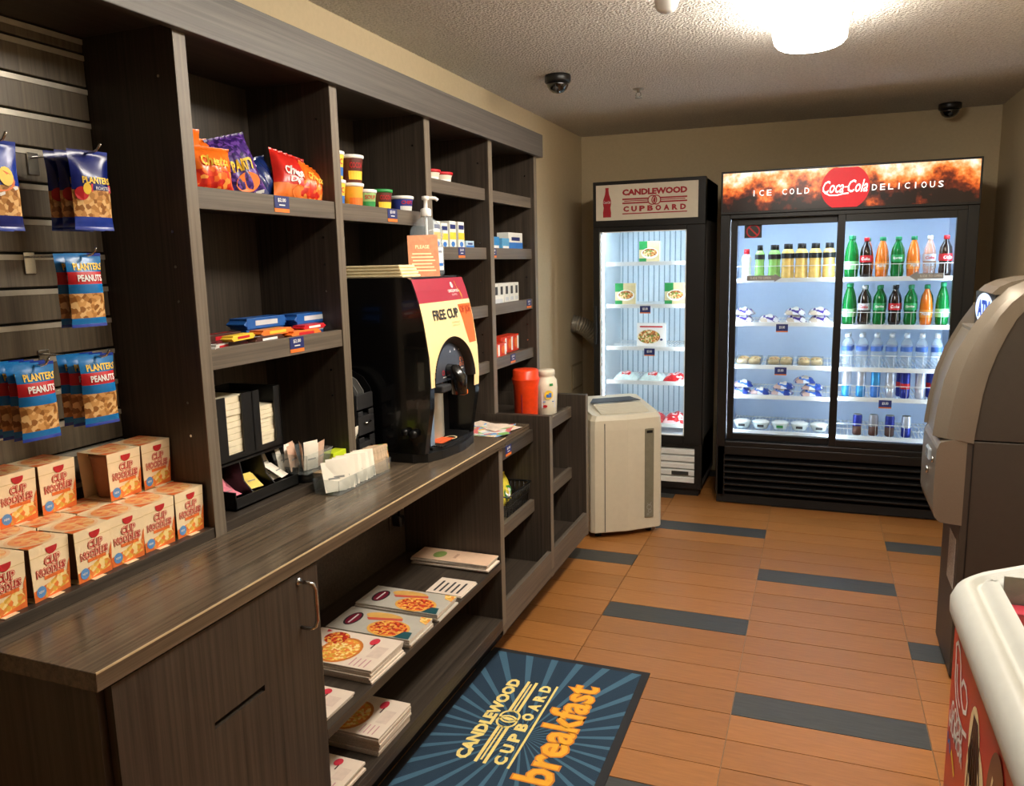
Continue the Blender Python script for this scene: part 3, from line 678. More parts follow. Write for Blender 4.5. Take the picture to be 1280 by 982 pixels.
# keypad shelf (lower nose)
nose = [(.474, .90), (.422, .885), (.412, .86), (.410, .74), (.411, .64), (.418, .612), (.435, .594), (.505, .588), (.505, .90)]
MB().prism(nose, YA+.002, YB-.002, fx).build('keypad_nose', BRZ, at, bevel=.016)
MB().hexa([(.418, YA+.06, .887), (.47, YA+.04, .905), (.47, YB-.04, .905), (.418, YB-.06, .887), (.43, YA+.07, .905), (.475, YA+.04, .955), (.475, YB-.04, .955), (.43, YB-.07, .905)]).build('keypad_ledge', mat('pale_bronze', (150, 138, 120), .4, .2), at, bevel=.004)
MB().box(.400, .414, YA+.12, YA+.2, .79, .835).build('card_slot', clear('card_bezel', (225, 235, 245), .2, .5, (205, 215, 225)), at, bevel=.006)
MB().tube([(.411, YA+.06, .81), (.404, YA+.06, .81)], .012, 14).build('key_lock', CHR, at)
MB().tube([(.411, YA+.17, .745), (.402, YA+.17, .745)], .014, 14).build('audio_jack', CHR, at)
mb = MB(); mb.text('ONYX', plane((.4085, YA+.16, .68), (0, -1, 0), (0, 0, 1)), 0, 0, .05, .03, 0, .02); mb.build('maker_mark', GREY, at)
MB().box(.4985, .50, YA+.05, YA+.19, .33, .52).build('notice_label', mat('label_print', (170, 160, 150), .6, var=.35, scale=160), at)
sa, sb = Vector((.548, YB-.062, 0)), Vector((.566, YA+.062, 0)); su = (sb-sa).normalized(); sn = Vector((su.y, -su.x, 0))
ic = MB().hexa([(sa.x, sa.y, 1.284), (sb.x, sb.y, 1.284), (sb.x+.02, sb.y, 1.284), (sa.x+.02, sa.y, 1.284), (sa.x, sa.y, 1.403), (sb.x, sb.y, 1.403), (sb.x+.02, sb.y, 1.403), (sa.x+.02, sa.y, 1.403)]).build('sign_surround', DKG, at)
F2 = lambda d_: (lambda u, v: (sa+sb)/2+su*u+sn*d_+Vector((0, 0, 1.343+v)))
mb = MB(); mb.disc(F2(.002), 0, 0, .112, .056, 0, 28); mb.text('ATM', F2(.0035), 0, 0, .15, .062, 1, .05)
mb.build('lit_sign', [mat('lit_sign_white', (190, 215, 255), .4, emit=.42, var=.02), mat('sign_blue', (8, 60, 180), .4, emit=.1)], ic)
MB().box(.436, .452, YA+.052, YA+.07, 1.06, 1.08).build('camera_bump', mat('pale_bronze', (150, 138, 120)), at, bevel=.004)

# ------------------------------------------------------------------ ice cream chest freezer
FX0, FX1, FY0, FY1 = .30, .99, .55, 1.81
fz = thing('ice_cream_freezer', 'red ice cream chest freezer with a pale rim and glass lid beside the aisle', 'freezer', (.64, 1.18, 0))
RIM = mat('rim_plastic', (186, 186, 178), .45, var=.02); FRED = mat('freezer_red', (196, 42, 34), .35, var=.05, scale=6)
def ztop(x): return .865+(x-.30)*.34
MB().box(FX0, FX0+.06, FY0, FY1, .04, .80).box(FX1-.06, FX1, FY0, FY1, .04, .80).box(FX0+.06, FX1-.06, FY0, FY0+.06, .04, .80).box(FX0+.06, FX1-.06, FY1-.06, FY1, .04, .80).box(FX0+.06, FX1-.06, FY0+.06, FY1-.06, .04, .3).build('cabinet', FRED, fz, bevel=.01)
MB().box(FX0+.03, FX1-.03, FY0+.03, FY1-.03, 0, .04).build('plinth', BLKM, fz)
# rim: swept rounded frame with sloping top
def rim_ring(o, zo): # rounded rectangle outset o, height offset zo from sloping top
    pts_ = []; r_ = .055
    for cx_, cy_, a0_ in ((FX1-r_, FY1-r_, 0), (FX0+r_, FY1-r_, PI/2), (FX0+r_, FY0+r_, PI), (FX1-r_, FY0+r_, 3*PI/2)):
        for k in range(7):
            a_ = a0_+PI/2*k/6; x_ = cx_+(r_+o)*math.cos(a_); y_ = cy_+(r_+o)*math.sin(a_)
            pts_.append((x_, y_, ztop(x_)+zo if zo > -.5 else .78))
    return pts_
secs = [(.0, -1), (.012, -.075), (.02, -.05), (.02, -.025), (.012, -.008), (-.003, .0), (-.02, .0), (-.024, -.012), (-.034, -.012), (-.04, .0), (-.062, .0), (-.066, -.03), (-.072, -.09)]
mb = MB(); R_ = [rim_ring(o_, z_) for o_, z_ in secs]; n = len(R_[0]); fs = []
for j in range(len(R_)-1):
    for k in range(n): fs.append((j*n+k, j*n+(k+1) % n, (j+1)*n+(k+1) % n, (j+1)*n+k))
mb.add([p for r_ in R_ for p in r_], fs, 0, True).build('rim', RIM, fz)
R2 = rim_ring(-.064, -.014); R3 = rim_ring(-.064, -.02)
mb = MB(); mb.add(R2+R3, [tuple(range(n)), tuple(range(2*n-1, n-1, -1))]+[(k, n+k, n+(k+1) % n, (k+1) % n) for k in range(n)]).build('glass_lid', GLASS, fz)
MB().box(.362, .40, 1.33, 1.345, ztop(.37)-.010, ztop(.37)+.004).box(.362, .40, 1.30, 1.312, ztop(.37)-.010, ztop(.37)+.004).build('lid_handle', BLK, fz)
MB().box(FX0+.066, FX0+.07, FY0+.07, FY1-.066, .3, .80).box(FX1-.07, FX1-.066, FY0+.07, FY1-.066, .3, .95).box(FX0+.07, FX1-.07, FY1-.07, FY1-.066, .3, .9).box(FX0+.07, FX1-.07, FY0+.066, FY0+.07, .3, .9).build('liner', mat('freezer_liner', (150, 148, 140), .5), fz)
# artwork on the aisle side
mb = MB(); Fa = lambda d_: (lambda u, v: Vector((FX0-d_, u, v)))
def hrt(sc, cy_, cz_, ph=0):
    P_ = []
    for k in range(15):
        a_ = PI*.5+2*PI*.8*k/14; P_.append((cy_+sc*.8*math.cos(a_), cz_+sc*1.05*math.sin(a_)))
    return P_
cy0, cz0 = 1.69, .655
HS = lambda P_: [(y_, .745-(.775-z_)*.58) for y_, z_ in P_]
mb.line(Fa(.001), HS([(1.755, .70), (1.765, .75), (1.745, .775), (1.72, .76), (1.70, .72), (1.69, .66), (1.67, .62), (1.645, .605), (1.62, .625), (1.615, .67), (1.635, .70), (1.665, .70), (1.68, .67)]), .010, 0)
mb.line(Fa(.0012), HS([(1.755, .70), (1.75, .63), (1.725, .575), (1.685, .545), (1.64, .54), (1.60, .56)]), .010, 0)
mb.line(Fa(.0014), HS([(1.735, .70), (1.728, .64), (1.705, .60), (1.68, .585)]), .008, 0)
for s_, z_, w_ in (('GOOD', .592, .13), ('HUMOR', .556, .16)): mb.text(s_, (lambda u, v: Vector((FX0-.0012, -u, v))), -1.70, z_, w_, .04, 0, .03)
g_ = lambda u, v: Vector((FX0-.0012, -u, v))
mb.line(g_, [(-1.785, .52), (-1.775, .50), (-1.76, .515), (-1.75, .49)], .01, 4); mb.line(g_, [(-1.735, .505), (-1.71, .49), (-1.69, .475)], .014, 5)
# cone with swirl and chocolate dip
mb.disc(Fa(.0010), 1.53, .64, .05, .08, 1, 20); mb.disc(Fa(.0010), 1.50, .56, .085, .11, 1, 20); mb.disc(Fa(.0010), 1.50, .42, .08, .14, 1, 20)
for k in range(6): mb.line(Fa(.0016), [(1.56-.026*k, .40), (1.565-.026*k, .52), (1.56-.018*k, .62), (1.54-.006*k, .70)], .008, 2)
mb.disc(Fa(.0020), 1.34, .62, .07, .125, 3, 20, 0, PI); mb.rect(Fa(.0020), 1.27, 1.41, .2, .62, 3); mb.line(Fa(.0026), [(1.39, .3), (1.385, .62), (1.365, .69)], .009, 1)
mb.build('side_artwork', [WPR, CREAM, BRN, mat('chocolate', (104, 58, 40), .35), BLU, YEL], fz)
wp = MB(); hf = lambda u, v: .745+.045*math.sin(u*5)+.02*math.sin(v*9+u*4)
wp.surf(lambda u, v: (FX0+.13+u*.42, 1.05+v*.62, hf(u, v)), 14, 14)
for q in ((0, 0), (0, 1), (1, 0), (1, 1)):
    if q[0] == 0: wp.surf(lambda u, v: (FX0+.13+u*.42, 1.05+q[1]*.62, .3+(hf(u, q[1])-.3)*v), 14, 1)
    else: wp.surf(lambda u, v: (FX0+.13+q[1]*.42, 1.05+u*.62, .3+(hf(q[1], u)-.3)*v), 14, 1)
tag(wp.build('ice_cream_sack', CREAM, None), 'cream coloured bulk packaging under the chest freezer glass', 'packaging')
mp_ = MB().box(FX0+.075, FX0+.12, 1.69, 1.738, .30, .845).build('ice_cream_box', mat('pink_red_box', (220, 60, 80), .5), None, bevel=.003)
tag(mp_, 'pink and red ice cream box in the far corner of the chest freezer', 'box')
# ------------------------------------------------------------------ floor mat
MX0, MX1, MY0, MY1 = -1.172, -.536, 1.76, 2.738
fm = thing('floor_mat', 'navy welcome mat with yellow lettering and a sunburst on the tiled floor', 'mat', (-.854, 2.25, 0))
MB().box(MX0, MX1, MY0, MY1, .0005, .005).build('rubber_border', mat('mat_rubber', (30, 30, 34), .8), fm)
def mat_burst():
    M = bpy.data.materials.new('mat_sunburst'); M.use_nodes = True; N = M.node_tree; b = N.nodes['Principled BSDF']
    tc = N.nodes.new('ShaderNodeTexCoord'); sp = N.nodes.new('ShaderNodeSeparateXYZ'); N.links.new(tc.outputs['Object'], sp.inputs[0])
    def mth(op, a, bb=None, c=None):
        q = N.nodes.new('ShaderNodeMath'); q.operation = op
        for i, x in enumerate((a, bb, c)):
            if x is None: continue
            if isinstance(x, (int, float)): q.inputs[i].default_value = x
            else: N.links.new(x, q.inputs[i])
        return q.outputs[0]
    dx = mth('ADD', sp.outputs['X'], .0); dy = mth('ADD', sp.outputs['Y'], .05)
    an = mth('ARCTAN2', dy, dx); fr = mth('FRACT', mth('MULTIPLY', an, 32/(2*PI)))
    ray = mth('LESS_THAN', mth('ABSOLUTE', mth('SUBTRACT', fr, .5)), .14)
    nz = N.nodes.new('ShaderNodeTexNoise'); nz.inputs['Scale'].default_value = 350; N.links.new(tc.outputs['Object'], nz.inputs['Vector'])
    mx = N.nodes.new('ShaderNodeMix'); mx.data_type = 'RGBA'
    N.links.new(mth('MULTIPLY', ray, .85), mx.inputs['Factor']); mx.inputs['A'].default_value = (*lin((33, 56, 76)), 1); mx.inputs['B'].default_value = (*lin((70, 108, 132)), 1)
    m2 = N.nodes.new('ShaderNodeMix'); m2.data_type = 'RGBA'; m2.blend_type = 'MULTIPLY'; m2.inputs['Factor'].default_value = .5
    N.links.new(mx.outputs['Result'], m2.inputs['A']); N.links.new(nz.outputs['Color'], m2.inputs['B'])
    N.links.new(mx.outputs['Result'], b.inputs['Base Color']); b.inputs['Roughness'].default_value = .95
    bp = N.nodes.new('ShaderNodeBump'); bp.inputs['Strength'].default_value = .4; bp.inputs['Distance'].default_value = .002
    N.links.new(nz.outputs['Fac'], bp.inputs['Height']); N.links.new(bp.outputs['Normal'], b.inputs['Normal'])
    return M
MB().box(MX0+.028, MX1-.028, MY0+.028, MY1-.028, .005, .0075).build('carpet', mat_burst(), fm)
mb = MB(); Fm = lambda d_: (lambda u, v: Vector((-.925-v, 2.277+u, .0076+d_)))   # reads along +Y, top toward the shelving
cupboard_logo(mb, Fm(.0003), .0, .0, .50, 0, 0)
mb.text('breakfast', Fm(.0003), .0, -.178, .585, .135, 2, .05); mb.text('breakfast', Fm(.0008), .0, -.178, .575, .122, 1, .02)
mb.text('for', Fm(.0003), -.385, -.125, .10, .08, 2, .02)
mb.build('printing', [mat('mat_cream', (240, 216, 130), .9), mat('mat_orange', (242, 172, 48), .9), mat('mat_orange_rim', (214, 130, 40), .9)], fm)

# ------------------------------------------------------------------ hanging snack packs
def pack_fn(w, h, d, side):
    def f(u, v):      # u,v 0..1 ; local: x out, y width, z up, hung from z=0
        s = math.sin(PI*u)**.5*math.sin(PI*min(1, max(0, (v-.06)/.88)))**.6 if 0 < u < 1 and .06 < v < .94 else 0
        wob = .003*math.sin(11*v+3*u)
        return Vector((side*d/2*s+wob*.5, (u-.5)*w*(1+.06*(1-math.sin(PI*v))), -h+v*h))
    return f
def snack_pack(name, label, cat_, w, h, d, rows, front_extra, mats, group):
    t = thing(name, label, cat_, (0, 0, 0), 0, group)
    def mf(u, v):
        for vm, mi in rows:
            if v < vm: return mi
        return rows[-1][1]
    mb = MB(); f1 = pack_fn(w, h, d, 1); f0 = pack_fn(w, h, d, -1)
    mb.surf(f1, 8, 24, 0, mf); mb.surf(lambda u, v: f0(1-u, v), 8, 24, 0, lambda u, v: 0)
    mb.build('pouch', mats, t, local=True)
    mb = MB(); ff = lambda e: (lambda a, b: f1(min(.97, max(.03, .5+a/w)), min(.98, max(.02, 1+b/h)))+Vector((e, 0, 0)))
    front_extra(mb, ff); mb.build('front_print', mats, t, local=True)
    return t
PM = [mat('foil_blue', (34, 62, 160), .22, var=.1), RED, PEANUT, YEL, WPR, mat('foil_sky', (30, 120, 190), .25, var=.1), BRN, mat('foil_navy', (22, 36, 112), .2, var=.1), ORA]
def front_peanut(mb, ff):
    mb.text('PLANTERS', ff(.0016), .005, -.028, .062, .015, 3, .03); mb.text('PEANUTS', ff(.002), .005, -.052, .055, .014, 4, .03)
def front_roast(mb, ff):
    mb.text('PLANTERS', ff(.0016), .006, -.062, .064, .014, 3, .03); mb.rect(ff(.0014), -.01, .041, -.086, -.070, 1); mb.text('ROASTED', ff(.002), .018, -.078, .036, .007, 4)
    mb.disc(ff(.0014), -.028, -.09, .013, .014, 1, 14); mb.disc(ff(.0018), -.018, -.08, .008, .012, 3, 12)
def front_cash(mb, ff):
    mb.disc(ff(.0014), 0, -.075, .03, .02, 8, 16); mb.disc(ff(.0018), .014, -.066, .014, .018, 3, 12)
    mb.line(ff(.0018), [(-.035, -.09), (0, -.1), (.035, -.085)], .006, 4)
pk = {'roast': snack_pack('peanut_pack', '', 'snack pack', .085, .165, .03, [(.16, 0), (.52, 2), (1, 7)], front_roast, PM, 'snack packs on the slatwall hooks'),
      'peanut': snack_pack('peanut_pack', '', 'snack pack', .074, .155, .026, [(.14, 5), (.46, 2), (.58, 5), (.74, 1), (1, 5)], front_peanut, PM, 'snack packs on the slatwall hooks'),
      'cash': snack_pack('cashew_pack', '', 'snack pack', .085, .165, .03, [(.16, 7), (.5, 2), (1, 0)], front_cash, PM, 'snack packs on the slatwall hooks')}
used = set()
def peg_hook(y, z, label, x1=-1.425):
    t = thing('peg_hook', label, 'hook', (-1.62, y, z), 0, 'slatwall peg hooks')
    MB().tube([(-1.607, y, z+.002), (x1-.02, y, z), (x1-.005, y, z+.004), (x1+.006, y, z+.016)], .0026, 7).build('prong', CHR, t)
    MB().box(-1.6075, -1.6035, y-.013, y+.013, z-.035, z+.012).build('clip_plate', CHR, t, bevel=.001)
HK = [('upper hook at the frame edge', 1.058, 1.782, 2, 'cash', -1.425), ('upper right hook', 1.272, 1.789, 3, 'roast', -1.435), ('middle right hook', 1.236, 1.576, 2, 'peanut', -1.437),
      ('lower left hook', 1.094, 1.362, 4, 'peanut', -1.43), ('lower right hook', 1.243, 1.362, 3, 'peanut', -1.437)]
PN = {'roast': 'navy peanut pack', 'peanut': 'red-banded blue peanut pack', 'cash': 'blue cashew pack'}
for nm, y, z, n, kd, xf in HK:
    peg_hook(y, z, 'chrome peg hook carrying the snack packs of the '+nm, xf+.025)
    for k in range(n):
        o = pk[kd] if kd not in used else copy_tree(pk[kd]); used.add(kd)
        pos = 'frontmost' if k == 0 else ('hindmost' if k == n-1 else ORD[k]+' from the front')
        place(o, (xf-.012-.030*k, y+random.uniform(-.003, .003), z+.006), random.uniform(-.06, .06)-.16, f'{PN[kd]} hanging {pos} on the {nm}')
        o['group'] = 'snack packs on the slatwall hooks'
peg_hook(1.05, 1.576, 'bare chrome peg hook at the left frame edge', -1.45)

# ------------------------------------------------------------------ noodle cups in printed sleeves
SLV = mat('sleeve_cream', (250, 224, 182), .55, var=.03); SLO = mat('sleeve_orange', (236, 116, 50), .55); CUPB = mat('cup_brown', (150, 104, 76), .6)
NR = mat('noodle_red', (200, 40, 44), .5)
def noodle_cup():
    t = thing('noodle_cup', '', 'noodle cup', (0, 0, 0), 0, 'boxed noodle cups')
    W, H, D = .090, .108, .092; b_ = .0415
    # sleeve: front, top, back and bottom boards (open at both ends), front tapering in below
    mb = MB(); th = .0012; d0, d1 = D/2-.004, D/2
    mb.hexa([(d0-th, -b_, 0), (d0, -b_, 0), (d0, b_, 0), (d0-th, b_, 0), (d1-th, -W/2, H), (d1, -W/2, H), (d1, W/2, H), (d1-th, W/2, H)])
    mb.hexa([(-d0, -b_, 0), (-d0+th, -b_, 0), (-d0+th, b_, 0), (-d0, b_, 0), (-d1, -W/2, H), (-d1+th, -W/2, H), (-d1+th, W/2, H), (-d1, W/2, H)])
    mb.box(-d1, d1, -W/2, W/2, H-th, H); mb.box(-d0, d0, -b_, b_, 0, th)
    mb.build('sleeve', SLV, t, local=True)
    MB().lathe([(.031, .003), (.040, .094), (.042, .096), (.042, .101), (0, .101)], 20).build('cup', CUPB, t, local=True)
    mb = MB(); g = lambda e: (lambda u, v: Vector((d0+(d1-d0)*v/H+e, u*(b_+(W/2-b_)*v/H)/(W/2), v)))
    mb.poly(g(.0004), [(-W/2, 0), (W/2, 0), (W/2, .040), (.0, .030), (-W/2, .022)], 1)
    mb.poly(g(.0007), [(-.02, .002), (.04, .012), (.042, .036), (.02, .040), (-.015, .026)], 2)
    mb.poly(g(.0007), [(.036, .03), (W/2, .02), (W/2, .062), (.04, .05)], 1)
    mb.disc(g(.0010), -.028, .017, .0115, .0115, 3, 16); mb.text('NEW', g(.0013), -.028, .017, .013, .005, 5, .02)
    mb.rect(g(.0008), -.018, .03, .037, .044, 1)
    mb.text('CUP', g(.0012), .004, .0725, .039, .019, 0, .075); mb.text('NOODLES', g(.0012), 0, .0535, .071, .0175, 0, .075); mb.text('CUP', g(.0016), .004, .0725, .0355, .0165, 6, -.016); mb.text('NOODLES', g(.0016), 0, .0535, .068, .015, 6, -.016)
    mb.disc(g(.0010), .004, .096, .013, .012, 0, 12, PI, 2*PI); mb.rect(g(.0010), -.009, .017, .096, .099, 0)
    mb.rect(g(.0006), -W/2, W/2, .0865, .088, 4)
    mb.build('front_print', [NR, SLO, NOODLE, mat('badge_blue', (96, 150, 210), .5), mat('sleeve_line', (226, 196, 140), .6), WPR, SLV], t, local=True)
    mb = MB(); p_ = plane((0, 0, H+.0005), (0, 1, 0), (-1, 0, 0)); q_ = plane((0, 0, H+.0009), (0, 1, 0), (-1, 0, 0))
    mb.poly(p_, [(-W/2, -.045), (-.01, -.045), (-W/2, -.02)], 0); mb.poly(p_, [(W/2, .045), (.01, .045), (W/2, .01)], 0); mb.disc(p_, 0, 0, .043, .043, 2, 24); mb.disc(q_, 0, 0, .037, .036, 1, 24)
    mb.build('top_print', [SLO, SOUP, mat('top_peach', (250, 206, 160), .55)], t, local=True)
    MB().box(d1-.006, d1+.008, -.014, .016, .0002, .001).build('bottom_flap', SLV, t, local=True)
    return t
nc = noodle_cup(); first_n = True
def put_cup(x, y, z, label, rz=0):
    global first_n
    o = nc if first_n else copy_tree(nc); first_n = False
    place(o, (x, y, z), rz, label)
for i, y in enumerate([.918, 1.012, 1.108, 1.199, 1.289, 1.381]):
    put_cup(-1.405+random.uniform(-.004, .004), y, .9252, f'boxed noodle cup, {ORD[i]} from the left in the bottom front row', random.uniform(-.05, .05)+(.05 if i == 1 else 0))
for i, y in enumerate([.93, 1.022, 1.115, 1.208, 1.30, 1.392]):
    put_cup(-1.505, y, .9252, f'boxed noodle cup, {ORD[i]} from the left in the bottom back row', random.uniform(-.02, .02))
put_cup(-1.558, 1.075, 1.0345, 'boxed noodle cup on the top tier, leftmost', 0); put_cup(-1.556, 1.167, 1.0345, 'boxed noodle cup on the top tier, left of the gap', .03)
put_cup(-1.498, 1.292, 1.0345, 'boxed noodle cup on the top tier with its brown cup showing at the gap', -.02); put_cup(-1.5, 1.384, 1.0345, 'boxed noodle cup on the top tier, rightmost', .04)
put_cup(-1.557, .98, 1.0345, 'boxed noodle cup on the top tier at the frame edge', 0)

# ------------------------------------------------------------------ chip bags
def chip_bag(name, label, w, h, d, mats, rows, deco, loc, rz, rx=0, ry=0):
    t = thing(name, label, 'chip bag', loc, 0, 'chip bags on the top shelf')
    t.rotation_euler = (rx, ry, rz)
    def f(side):
        def g(u, v):
            e = math.sin(PI*u)**.45 if 0 < u < 1 else 0
            s = e*math.sin(PI*min(1, max(0, (v-.05)/.9)))**.55 if .05 < v < .95 else 0
            cr = .004*math.sin(23*u+7*v)*s + (.003*math.sin(40*u) if v > .95 or v < .05 else 0)
            return Vector((side*(d/2*s)+cr, (u-.5)*w*(1-.12*math.sin(PI*v)*.8), v*h))
        return g
    def mf(u, v):
        for vm, mi in rows:
            if v < vm: return mi
        return rows[-1][1]
    mb = MB(); f1, f0 = f(1), f(-1)
    mb.surf(f1, 14, 26, 0, mf); mb.surf(lambda u, v: f0(1-u, v), 14, 26, 0, mf); mb.build('bag', mats, t, local=True)
    mb = MB(); deco(mb, lambda e: (lambda a, b: f1(min(.97, max(.03, .5+a/w)), min(.98, max(.02, b/h)))+Vector((e, 0, 0)))); mb.build('front_print', mats, t, local=True)
    return t
CHM = [mat('bag_orange', (240, 112, 30), .25, var=.08), spots('curl_picture', [(226, 60, 26), (240, 110, 40), (250, 160, 70), (206, 40, 30)], 80, .3), YEL, BRN, mat('bag_red', (206, 40, 32), .25, var=.1), WPR, NAVY, SPRINK, ORA, mat('bag_navy', (26, 44, 100), .25, var=.2)]
def d_cheetos(mb, ff): mb.text('Cheetos', ff(.003), 0, .088, .085, .028, 3, .06, .1); mb.text('Cheetos', ff(.004), 0, .088, .083, .026, 2, .02, .1)
def d_party(mb, ff): mb.text('PARTY', ff(.003), 0, .085, .08, .03, 2, .04, .2); mb.disc(ff(.002), 0, .04, .04, .025, 8, 14); mb.rect(ff(.003), -.05, .05, .006, .014, 5)
def d_dip(mb, ff): mb.text('Cheese', ff(.003), 0, .085, .08, .026, 5, .04, .1); mb.text('Dip', ff(.003), 0, .058, .04, .022, 5, .04, .1); mb.disc(ff(.002), .02, .03, .03, .02, 8, 14)
def d_blue(mb, ff): mb.line(ff(.003), [(-.03, .12), (.0, .1), (.03, .13)], .012, 5); mb.poly(ff(.003), [(-.05, .10), (-.02, .12), (-.03, .06)], 5)
def d_none(mb, ff): mb.line(ff(.002), [(-.04, .10), (.04, .11)], .01, 2)
cz_ = 1.7245
chip_bag('chip_bag', 'orange cheese curl bag at the front left of the chip shelf', .13, .115, .06, CHM, [(.45, 1), (1, 0)], lambda mb, ff: (mb.text('Cheetos', ff(.004), 0, .075, .085, .026, 2, .03, .1)), (-1.395, 1.583, cz_), -.2, 0, -.12)
chip_bag('chip_bag', 'orange cheese curl bag standing behind at the left divider', .13, .165, .06, CHM, [(.4, 1), (1, 0)], d_cheetos, (-1.46, 1.56, cz_), -.2, 0, -.1)
chip_bag('chip_bag', 'red and navy chip bag between the orange and purple bags', .12, .15, .05, CHM, [(.7, 4), (.85, 9), (1, 0)], d_none, (-1.455, 1.675, cz_), -.1, .1, -.15)
chip_bag('chip_bag', 'purple chip bag with yellow lettering leaning sideways', .125, .17, .06, CHM, [(.08, 6), (.42, 7), (1, 7)], d_party, (-1.415, 1.745, cz_), -.3, .28, -.2)
chip_bag('chip_bag', 'navy chip bag slumped behind the red one', .13, .125, .06, CHM, [(1, 9)], d_blue, (-1.45, 1.85, cz_), -.2, .25, -.25)
chip_bag('chip_bag', 'red cheese dip bag with a white-lettered front', .13, .15, .06, CHM, [(.3, 8), (1, 4)], d_dip, (-1.41, 1.915, cz_), -.15, -.18, -.25)
chip_bag('chip_bag', 'orange cheese curl bag leaning at the right end of the shelf', .11, .115, .05, CHM, [(.5, 1), (1, 0)], lambda mb, ff: mb.text('Cheetos', ff(.004), 0, .075, .07, .022, 2, .03, .1), (-1.395, 1.975, cz_), -.1, -.35, -.15)

# ------------------------------------------------------------------ candy bars
def bar(label, loc, rz, L, W_, H_, m0, m1, txt=None, tm=WPR, name='candy_bar', cat_='candy bar'):
    t = thing(name, label, cat_, loc, rz, 'candy on the middle shelf')
    mb = MB().box(-W_/2, W_/2, -L*.43, L*.43, 0, H_)
    for q in (-1, 1): mb.hexa([(-W_/2, q*L*.43, H_*.2), (W_/2, q*L*.43, H_*.2), (W_*.52, q*L*.5, H_*.42), (-W_*.52, q*L*.5, H_*.42), (-W_/2, q*L*.43, H_*.8), (W_/2, q*L*.43, H_*.8), (W_*.52, q*L*.5, H_*.5), (-W_*.52, q*L*.5, H_*.5)])
    mb.build('wrapper', m0, t, local=True, bevel=min(.004, H_*.25))
    mb = MB(); g = lambda u, v: Vector((-v, u, H_+.0006))
    if txt: mb.text(txt, g, 0, 0, L*.6, W_*.4, 0, .03)
    mb.box(W_/2-.001, W_/2+.0005, -L*.25, L*.25, H_*.3, H_*.75, 1)
    mb.build('wrapper_print', [tm, m1], t, local=True)
    return t
zc = 1.3465
bar('dark brown chocolate bar at the back left of the candy shelf', (-1.43, 1.60, zc+.012), .05, .15, .04, .022, BRN, RED, 'BAR', RED)
bar('dark maroon chocolate bar lying at the front left', (-1.385, 1.575, zc), .08, .13, .035, .018, mat('maroon_wrapper', (90, 24, 28), .3), BRN)
bar('white and red candy bar at the left front edge', (-1.375, 1.53, zc), .3, .10, .035, .016, mat('silver_wrap', (200, 196, 190), .3), RED)
bar('yellow candy wrapper on the left of the shelf', (-1.368, 1.60, zc+.018), .2, .12, .03, .014, YEL, RED)
bar('dark brown and white wafer bar in the middle front', (-1.38, 1.715, zc), .1, .14, .036, .018, BRN, WPR, 'CRUNCH')
bar('orange peanut butter cup pack in the middle', (-1.40, 1.77, zc+.016), .05, .15, .045, .016, ORA, YEL, 'CUPS', YEL)
bar('orange peanut butter cup pack at the middle right', (-1.385, 1.88, zc), .0, .14, .045, .02, ORA, RED)
bar('red candy bar beside the blue cookie packs', (-1.39, 1.93, zc+.018), .05, .12, .04, .014, RED, WPR)
for i, (y, z, n_) in enumerate([(1.80, zc+.0, 'lower left'), (1.805, zc+.032, 'upper left'), (1.99, zc+.0, 'lower right'), (1.985, zc+.032, 'upper right')]):
    bar(f'blue cookie sleeve, {n_} of the four stacked', (-1.47 if i < 2 else -1.44, y, z), 0, .19, .06, .03, mat('cookie_blue', (36, 92, 168), .3), LBL, None, WPR, 'cookie_pack', 'cookie pack')

# ------------------------------------------------------------------ instant meal cups
def meal_cup(label, x, y, z, r, h, mb_, ml, band, cat_='meal cup', txt=None):
    t = thing('meal_cup', label, cat_, (x, y, z), 0, 'instant meal cups')
    MB().lathe([(r*.78, 0), (r*.8, .004), (r*.9, h*.62), (r*.97, h-.012), (r*.97, h-.006)], 24, (x, y, z)).build('cup', mb_, t)
    MB().lathe([(r*1.0, h-.012), (r*1.04, h-.008), (r*1.04, h-.002), (r*.9, h), (0, h)], 24, (x, y, z)).build('lid', ml, t)
    mb = MB(); f_ = lambda e: (lambda u, v: Vector((x+(r*(.80+.17*v/h)+e)*math.cos(u/r-.5), y+(r*(.80+.17*v/h)+e)*math.sin(u/r-.5), z+v)))
    for k in range(6): mb.rect(f_(.0008), -.03+.01*k, -.0195+.01*k, h*.12, h*.42, 0)
    if txt: mb.text(txt, f_(.0014), 0, h*.62, r*1.2, h*.2, 1, .02)
    mb.build('wrap_print', [band, YEL if mb_ == BRN else RED], t)
c2 = 1.7235
meal_cup('yellow macaroni cup at the bottom left of the meal cups', -1.415, 2.14, c2, .036, .085, YEL, WPR, BLU, txt='MAC')
meal_cup('yellow macaroni cup stacked on top at the left', -1.415, 2.14, c2+.0855, .036, .085, YEL, WPR, BLU, txt='MAC')
meal_cup('orange and yellow macaroni cup, second in the bottom row', -1.40, 2.22, c2, .036, .08, mat('mac_orange', (240, 170, 50), .4), WPR, ORA)
meal_cup('brown cereal cup stacked on the orange macaroni cup', -1.41, 2.235, c2+.0805, .04, .088, mat('cup_maroon', (92, 40, 30), .4), WPR, YEL, txt='COCOA')
meal_cup('green and white soup cup in the bottom row', -1.41, 2.315, c2, .036, .068, mat('cup_green', (150, 190, 120), .4), WPR, GRN, txt='SOUP')
meal_cup('brown cereal cup with a green lid in the bottom row', -1.40, 2.395, c2, .040, .074, mat('cup_maroon', (92, 40, 30), .4), GRN, YEL, txt='COCOA')
meal_cup('blue and white cookie cup at the right end of the row', -1.40, 2.54, c2, .042, .062, mat('cup_blue', (50, 66, 150), .4), WPR, WPR, txt='CHIPS')

